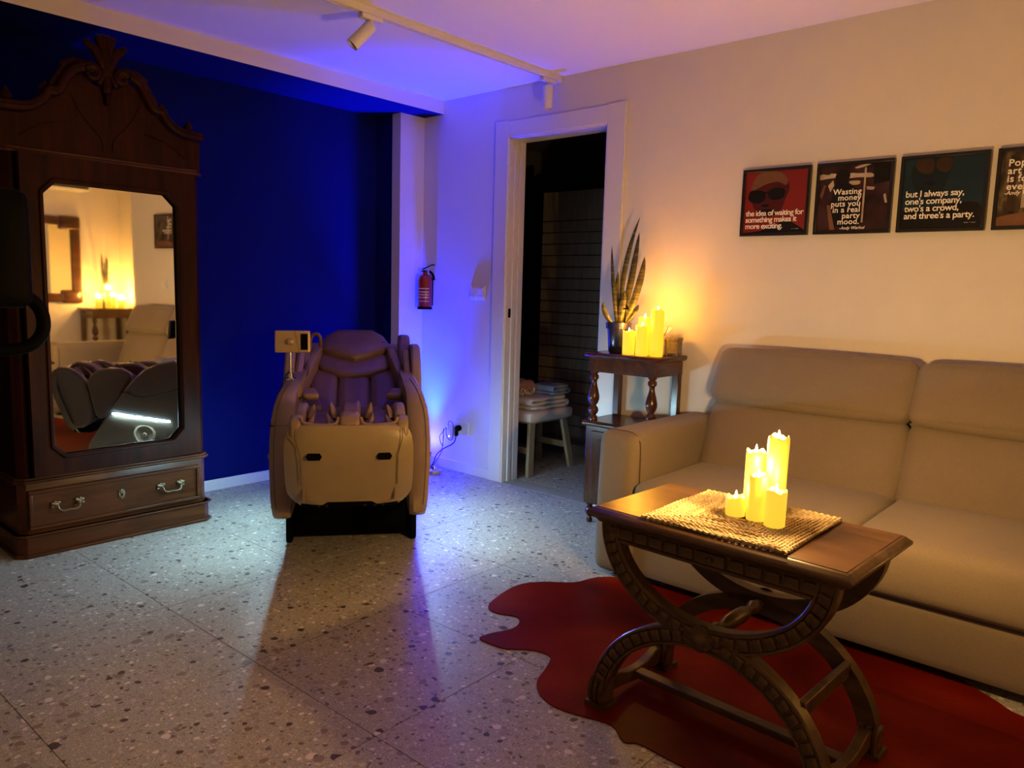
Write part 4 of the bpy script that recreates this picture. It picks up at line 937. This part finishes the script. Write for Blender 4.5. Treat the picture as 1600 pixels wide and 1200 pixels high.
# ------------------------------------------------------------------ boxes on the console
r = thing('tissue_box', 'cream tissue box with crumpled tissue sticking out, behind candles', 'box', (3.345, 1.970, ZT), 0)
MB().box((-.033, -.033, 0), (.033, .033, .086)).build('box', M_BOXC, r, bevel=.002)
m = MB(); m.box((-.035, -.035, .074), (.035, .035, .088)); m.build('lid', M_BOXC, r, bevel=.003)
m = MB(); rnd = random.Random(5)
for k in range(6):
    a = k * 1.05; m.add([(0, 0, .085), (.05 * math.cos(a), .05 * math.sin(a), .118 + .02 * rnd.random()), (.035 * math.cos(a + .6), .035 * math.sin(a + .6), .135 + .015 * rnd.random()), (.016 * math.cos(a + 1), .016 * math.sin(a + 1), .10)], [(0, 1, 2, 3)])
m.build('tissue', M_TISSUE, r, smooth=True)
r = thing('keepsake_box', 'small brown patterned box with overhanging lid next to the tissue box', 'box', (3.345, 1.899, ZT), math.radians(4))
MB().box((-.029, -.029, .010), (.029, .029, .080)).build('box', M_BOXG, r, bevel=.002)
MB().box((-.032, -.032, .072), (.032, .032, .090)).build('lid', M_BOXG, r, bevel=.003)
for a in (-1, 1):
    for b in (-1, 1): MB().lathe([(.005, 0), (.006, .010)], (a * .026, b * .026, 0), 8).build('foot', M_BOXG, r)

# ------------------------------------------------------------------ wall fittings near the doorway
def extinguisher():
    r = thing('fire_extinguisher', 'small red fire extinguisher hung on the wall by the pillar', 'fire extinguisher', (3.372, 3.775, 1.052), math.radians(10))
    MB().lathe([(.010, .0), (.044, .0), (.046, .006), (.046, .185), (.042, .205), (.030, .218), (.016, .224), (.014, .236)], (0, 0, 0), 28).build('cylinder', M_REDM, r, smooth=True)
    MB().lathe([(.0475, .0), (.0480, .004), (.0480, .014), (.0470, .016)], (0, 0, -.004), 28).build('base_ring', M_BLACK, r, smooth=True)
    m = MB(); pts = []
    for k in range(9):
        a = math.radians(150 + k * 13); pts.append((.0466 * math.cos(a), .0466 * math.sin(a)))
    for z in (.046, .070, .088, .106, .128): m.add([(x, y, z) for x, y in pts] + [(x, y, z + .006) for x, y in pts], [(k, k + 1, 9 + k + 1, 9 + k) for k in range(8)])
    m.build('printed_label', M_LABEL, r)
    m = MB(); m.lathe([(.014, .232), (.014, .250), (.008, .252)], (0, 0, 0), 12); m.box((-.030, -.007, .240), (.020, .007, .248)); m.build('valve', M_DARKMET, r, bevel=.001)
    R_ = RZ(-50)
    m = MB(); m.tube(catmull([R_ @ Vector(p) for p in ((-.020, 0, .256), (.010, 0, .268), (.040, 0, .284), (.062, 0, .286))], 4), .0065, 8, flat=.6); m.build('lever', M_BLACK, r, smooth=True)
    m = MB(); m.tube(catmull([R_ @ Vector(p) for p in ((.008, 0, .248), (.034, 0, .240), (.052, 0, .218), (.058, 0, .188))], 5), .0078, 8); m.build('hose', M_BLACK, r, smooth=True)
    MB().lathe([(.011, -.006), (.011, .004), (.002, .006)], (0, -.020, .244), 12, 'y').build('pressure_gauge', M_CHROME, r, smooth=True)
    MB().box((.040, -.018, .02), (.0575, .018, .20), RZ(-10)).build('wall_bracket', M_DARKMET, r, bevel=.002)
extinguisher()
def plate(name, label, cat, y, z, w_, h_, x=XR):
    r = thing(name, label, cat, (x, y, z)); MB().box((-.010, -w_ / 2, -h_ / 2), (0, w_ / 2, h_ / 2)).build('plate', M_PLASTIC, r, bevel=.003); return r
r = plate('light_switch', 'white square light switch beside the door casing', 'light switch', 3.345, 1.167, .130, .085)
for s in (-1, 1): MB().box((-.0155, s * .028 - .026, -.028), (-.009, s * .028 + .026, .028), RY(2 * s)).build('rocker', M_PLASTIC, r, bevel=.002)
r = plate('wall_socket', 'white wall socket with black plug low beside the door casing', 'socket', 3.462, .290, .125, .088)
for s in (-1, 1):
    MB().lathe([(.022, -.0125), (.020, -.0125), (.019, -.006), (.001, -.006)], (0, s * .030, 0), 20, 'x').build('outlet', M_PLASTIC, r, smooth=True)
r = thing('power_plug', 'black power plug with cord in the wall socket', 'plug', (XR - .012, 3.475, .292))
m = MB(); m.lathe([(.019, 0), (.019, -.020), (.012, -.034), (.001, -.036)], (0, 0, 0), 16, 'x'); m.rbox((.024, .020, .050), .008, 6, mat=T(-.022, .006, -.028)); m.build('plug_body', M_BLACK, r, smooth=True)
m = MB(); m.tube(catmull([(-.024, .008, -.050), (-.030, .012, -.085), (-.045, .030, -.110), (-.06, .09, -.145), (-.075, .135, -.19), (-.085, .15, -.24), (-.10, .175, -.278), (-.16, .24, -.284), (-.25, .32, -.285)], 6), .0036, 8); m.build('cord', M_CABLE, r, smooth=True)
r = thing('power_adapter', 'white boxy power adapter with thin looped cable beside the plug', 'adapter', (XR - .012, 3.528, .262))
MB().rbox((.030, .042, .088), .006, 6, mat=T(-.018, 0, 0)).build('adapter_body', M_PLASTIC, r, smooth=True)
MB().rbox((.004, .008, .008), .002, 4, mat=T(-.034, .010, -.030)).build('indicator', emit('orange_indicator', (1.0, .35, .08), 1.5), r)
m = MB(); m.tube(catmull([(-.018, .026, .020), (-.024, .030, .050), (-.03, .008, .070), (-.032, -.024, .052), (-.036, -.030, -.010), (-.036, -.018, -.050), (-.036, .015, -.048), (-.034, .038, -.010), (-.03, .040, .022), (-.034, .070, -.01), (-.04, .092, -.045), (-.044, .075, -.085), (-.05, .050, -.095), (-.055, .042, -.04), (-.05, .044, .018), (-.05, .046, -.05), (-.06, .05, -.13), (-.075, .075, -.19), (-.11, .09, -.240), (-.15, .06, -.2555)], 5), .0024, 6)
m.build('thin_cable', M_CABLE, r, smooth=True)
MB().rbox((.014, .012, .020), .004, 4, mat=T(-.018, .026, .018)).build('cable_boot', M_DARKMET, r, smooth=True)
r = thing('foot_switch', 'small round metal foot switch on the floor by the massage chair', 'switch', (3.272, 3.552, 0))
MB().lathe([(.042, 0), (.044, .010), (.040, .022), (.026, .028), (.001, .029)], (0, 0, 0), 22).build('body', M_GOLD, r, smooth=True)
MB().lathe([(.016, .026), (.016, .042), (.012, .047), (.001, .048)], (0, 0, 0), 16).build('button', M_CHROME, r, smooth=True)

# ------------------------------------------------------------------ blue uplight behind the massage chair
def blue_lamp():
    r = thing('blue_uplight', 'small black floor uplight glowing blue behind the massage chair', 'lamp', (3.325, 3.735, 0))
    MB().lathe([(.055, 0), (.055, .010), (.042, .014), (.042, .075), (.048, .080), (.048, .100), (.044, .100), (.042, .086), (.001, .086)], (0, 0, 0), 24).build('housing', M_BLACK, r, smooth=True)
    MB().lathe([(.041, .088), (.041, .092), (.001, .093)], (0, 0, 0), 24).build('lens', M_BLUEL, r, smooth=True)
    for nm, col, e, ang, bl in (('blue_beam', (.003, .022, 1.0), BLUE_SPOT_W, 58, 1.0), ('blue_halo', C_BLUE, BLUE_WIDE_W, 160, 1.0)):
        l = bpy.data.lights.new(nm, 'SPOT'); l.color = col; l.energy = e; l.spot_size = math.radians(ang); l.spot_blend = bl; l.shadow_soft_size = .025
        o = bpy.data.objects.new(nm, l); COL.objects.link(o); o.parent = r; o.location = (0, 0, .105); o.rotation_euler = (PI, 0, 0)
    point_light('blue_spill', r, (0, 0, .150), C_BLUE, BLUE_OMNI_W, .03)
blue_lamp()

# ------------------------------------------------------------------ ceiling track and spots
tr = thing('ceiling_track', 'white ceiling light track running across to the sofa wall', 'light track', (1.9, 2.745, ZC))
m = MB(); m.box((-3.3, -.017, -.030), (1.515, -.006, 0)); m.box((-3.3, .006, -.030), (1.515, .017, 0)); m.box((-3.3, -.006, -.012), (1.515, .006, 0)); m.build('rail', M_TRIM, tr, bevel=.001)
MB().box((1.505, -.019, -.032), (1.528, .019, 0)).build('end_cap', M_TRIM, tr, bevel=.003)
def spot(x, rx, ry, rz, label):
    r = thing('track_spotlight', label, 'spotlight', (x, 2.745, ZC - .030), 0, 'white spotlights on the ceiling track')
    MB().box((-.055, -.016, -.020), (.055, .016, 0)).build('adapter', M_TRIM, r, bevel=.003)
    MB().lathe([(.008, -.042), (.008, -.018)], (0, 0, 0), 12).build('stem', M_TRIM, r, smooth=True)
    A = T(0, 0, -.042) @ Matrix.Rotation(rz, 4, 'Z') @ Matrix.Rotation(rx, 4, 'X')
    hd = MB().lathe([(.001, .004), (.024, .004), (.0275, 0), (.0285, -.112), (.0285, -.118), (.025, -.118), (.022, -.100), (.001, -.098)], (0, 0, 0), 22, mat=A).build('head', M_TRIM, r, smooth=True)
    MB().lathe([(.024, -.104), (.001, -.106)], (0, 0, 0), 18, mat=A).build('lens', M_DARKMET, hd)
spot(3.325, 0, 0, 0, 'white spotlight pointing straight down at the wall end of the track')
spot(2.125, math.radians(42), 0, math.radians(62), 'white spotlight tilted on the track above the massage chair')
spot(1.33, math.radians(30), 0, math.radians(30), 'white spotlight on the track cut off by the picture edge')

# ------------------------------------------------------------------ stool with towels in the storeroom
r = thing('stool', 'low birch stool with pale padded seat in the dark storeroom', 'stool', (3.885, 3.225, 0))
MB().rbox((.45, .30, .070), .022, 8, .004, mat=T(0, 0, .380)).build('seat', M_LINEN_W, r, smooth=True)
MB().box((-.18, -.11, .330), (.18, .11, .348)).build('seat_rail', M_BIRCH, r, bevel=.003)
for sx in (-1, 1):
    for sy in (-1, 1):
        rings = []
        for t in (0, .5, .85, 1):
            z = .345 * (1 - t); x, y = sx * (.165 + .055 * t), sy * (.105 + .040 * t); a, b = .027, .012
            rings.append([(x - a, y - b, z), (x + a, y - b, z), (x + a, y + b, z), (x - a, y + b, z)])
        MB().loft(rings).build('leg', M_BIRCH, r, bevel=.003)
    MB().box((sx * .185 - .008, -.12, .135), (sx * .185 + .008, .12, .175)).build('stretcher', M_BIRCH, r, bevel=.002)
def folded(name, label, loc, rz, size, layers, mat, seed, group=None):
    o = thing(name, label, 'towel', loc, rz, group); rnd = random.Random(seed); L, W_, Hh = size; t = Hh / layers; z = 0
    path = []
    for i in range(layers):
        xs = [(-1 + 2 * k / 9) * L / 2 for k in range(10)]
        if i % 2: xs = xs[::-1]
        path += [(x, z + t / 2 + .10 * t * math.sin(k * 1.3 + i)) for k, x in enumerate(xs)]
        if i < layers - 1:
            e = xs[-1]; s = 1 if e > 0 else -1; path += [(e + s * t * .45, z + t * .75), (e + s * t * .55, z + t), (e + s * t * .45, z + t * 1.25)]
        z += t
    m = MB(); rings = []
    for i, (x, zz) in enumerate(path):
        a = path[max(0, i - 1)]; b = path[min(len(path) - 1, i + 1)]; dx, dz = b[0] - a[0], b[1] - a[1]; l = math.hypot(dx, dz) or 1; nx, nz_ = -dz / l * t * .46, dx / l * t * .46
        ring = []
        for k in range(9): 
            y = (-1 + 2 * k / 8) * W_ / 2; q = .9 if k in (0, 8) else 1; ring.append((x + nx * q, y + rnd.uniform(-.003, .003), max(.001, zz + nz_ * q + rnd.uniform(-.002, .002))))
        for k in range(8, -1, -1): 
            y = (-1 + 2 * k / 8) * W_ / 2; q = .9 if k in (0, 8) else 1; ring.append((x - nx * q, y, max(.0005, zz - nz_ * q)))
        rings.append(ring)
    m.loft(rings).build('folds', mat, o, smooth=True, sub=1); return o
folded('towel', 'thick white towel folded on the stool, lowest of the pile', (3.885, 3.215, .418), 0, (.36, .24, .085), 3, M_LINEN_W, 2, 'towels piled on the stool')
folded('towel', 'pale blue towel folded on top of the white towel', (3.985, 3.190, .504), math.radians(5), (.18, .20, .065), 3, M_LINEN_B, 3, 'towels piled on the stool')
th = folded('throw', 'terracotta and cream fringed throw folded on the towel pile', (3.750, 3.320, .504), math.radians(84), (.18, .20, .10), 3, M_LINEN_P, 4)
th['category'] = 'throw'; m = MB(); rnd = random.Random(9)
for k in range(34):
    a = rnd.uniform(-.10, .10); z0 = rnd.uniform(.02, .10); m.tube([(-.10 + .012 * rnd.random(), a, z0), (-.112, a + rnd.uniform(-.01, .01), z0 - .012), (-.114, a + rnd.uniform(-.02, .02), max(.006, z0 - .035))], .0032, 5)
m.build('fringe', M_LINEN_W, th, smooth=True)

# ------------------------------------------------------------------ things on the wall behind the camera, seen in the wardrobe mirror
r = thing('wall_mirror', 'dark framed mirror above the alcove console, seen in the wardrobe mirror', 'mirror', (2.80, YO, 1.36))
m = MB(); w2, h2, f = .55, .415, .085
for a, b in (((-w2, 0, -h2), (w2, .030, -h2 + f)), ((-w2, 0, h2 - f), (w2, .030, h2)), ((-w2, 0, -h2 + f), (-w2 + f, .030, h2 - f)), ((w2 - f, 0, -h2 + f), (w2, .030, h2 - f))): m.box(a, b)
fr = m.build('frame', M_RED_W, r, bevel=.006)
for sx in (-1, 1):
    for sz in (-1, 1): MB().rbox((.20, .040, .13), .02, 6, mat=T(sx * (w2 - .095), .020, sz * (h2 - .055))).build('corner_block', M_RED_W, fr, smooth=True)
MB().box((-w2 + f - .01, .004, -h2 + f - .01), (w2 - f + .01, .010, h2 - f + .01)).build('mirror_pane', M_MIRROR, r)
r = thing('air_conditioner', 'white wall air conditioner with dark slot, seen in the wardrobe mirror', 'air conditioner', (3.0, YO, 2.10))
MB().rbox((.80, .20, .26), .03, 8, mat=T(0, .10, .05)).build('casing', M_PLASTIC, r, smooth=True)
MB().box((-.37, .17, -.055), (.37, .203, -.030)).build('air_slot', M_BLACK, r, bevel=.003)
r = plate('power_outlet', 'white outlet plate on the sofa wall above the cushions', 'socket', .41, 1.155, .085, .085)
MB().lathe([(.022, -.0125), (.020, -.0125), (.019, -.006), (.001, -.006)], (0, 0, 0), 20, 'x').build('outlet', M_PLASTIC, r, smooth=True)

# ------------------------------------------------------------------ black machine at the left edge
r = thing('exercise_machine', 'black machine with a looped tubular handle standing left of the wardrobe', 'machine', (.40, 2.30, 0))
MB().rbox((.42, .16, .30), .03, 8, mat=T(.045, 0, 1.265)).build('console', M_BLACK, r, smooth=True)
MB().lathe([(.045, .05), (.035, 1.14)], (-.12, .02, 0), 14).build('post', M_BLACK, r, smooth=True)
MB().rbox((.30, .60, .06), .02, 8, mat=T(-.22, .05, .03)).build('base', M_BLACK, r, smooth=True)
m = MB(); m.tube(catmull([(.10, 0, 1.20), (.205, -.01, 1.168), (.255, -.02, 1.140), (.283, -.02, 1.10), (.280, -.02, 1.045), (.235, -.02, 1.010), (.13, -.01, 1.005), (-.02, .02, 1.010)], 5), .017, 10); m.build('loop_handle', M_BLACK, r, smooth=True)
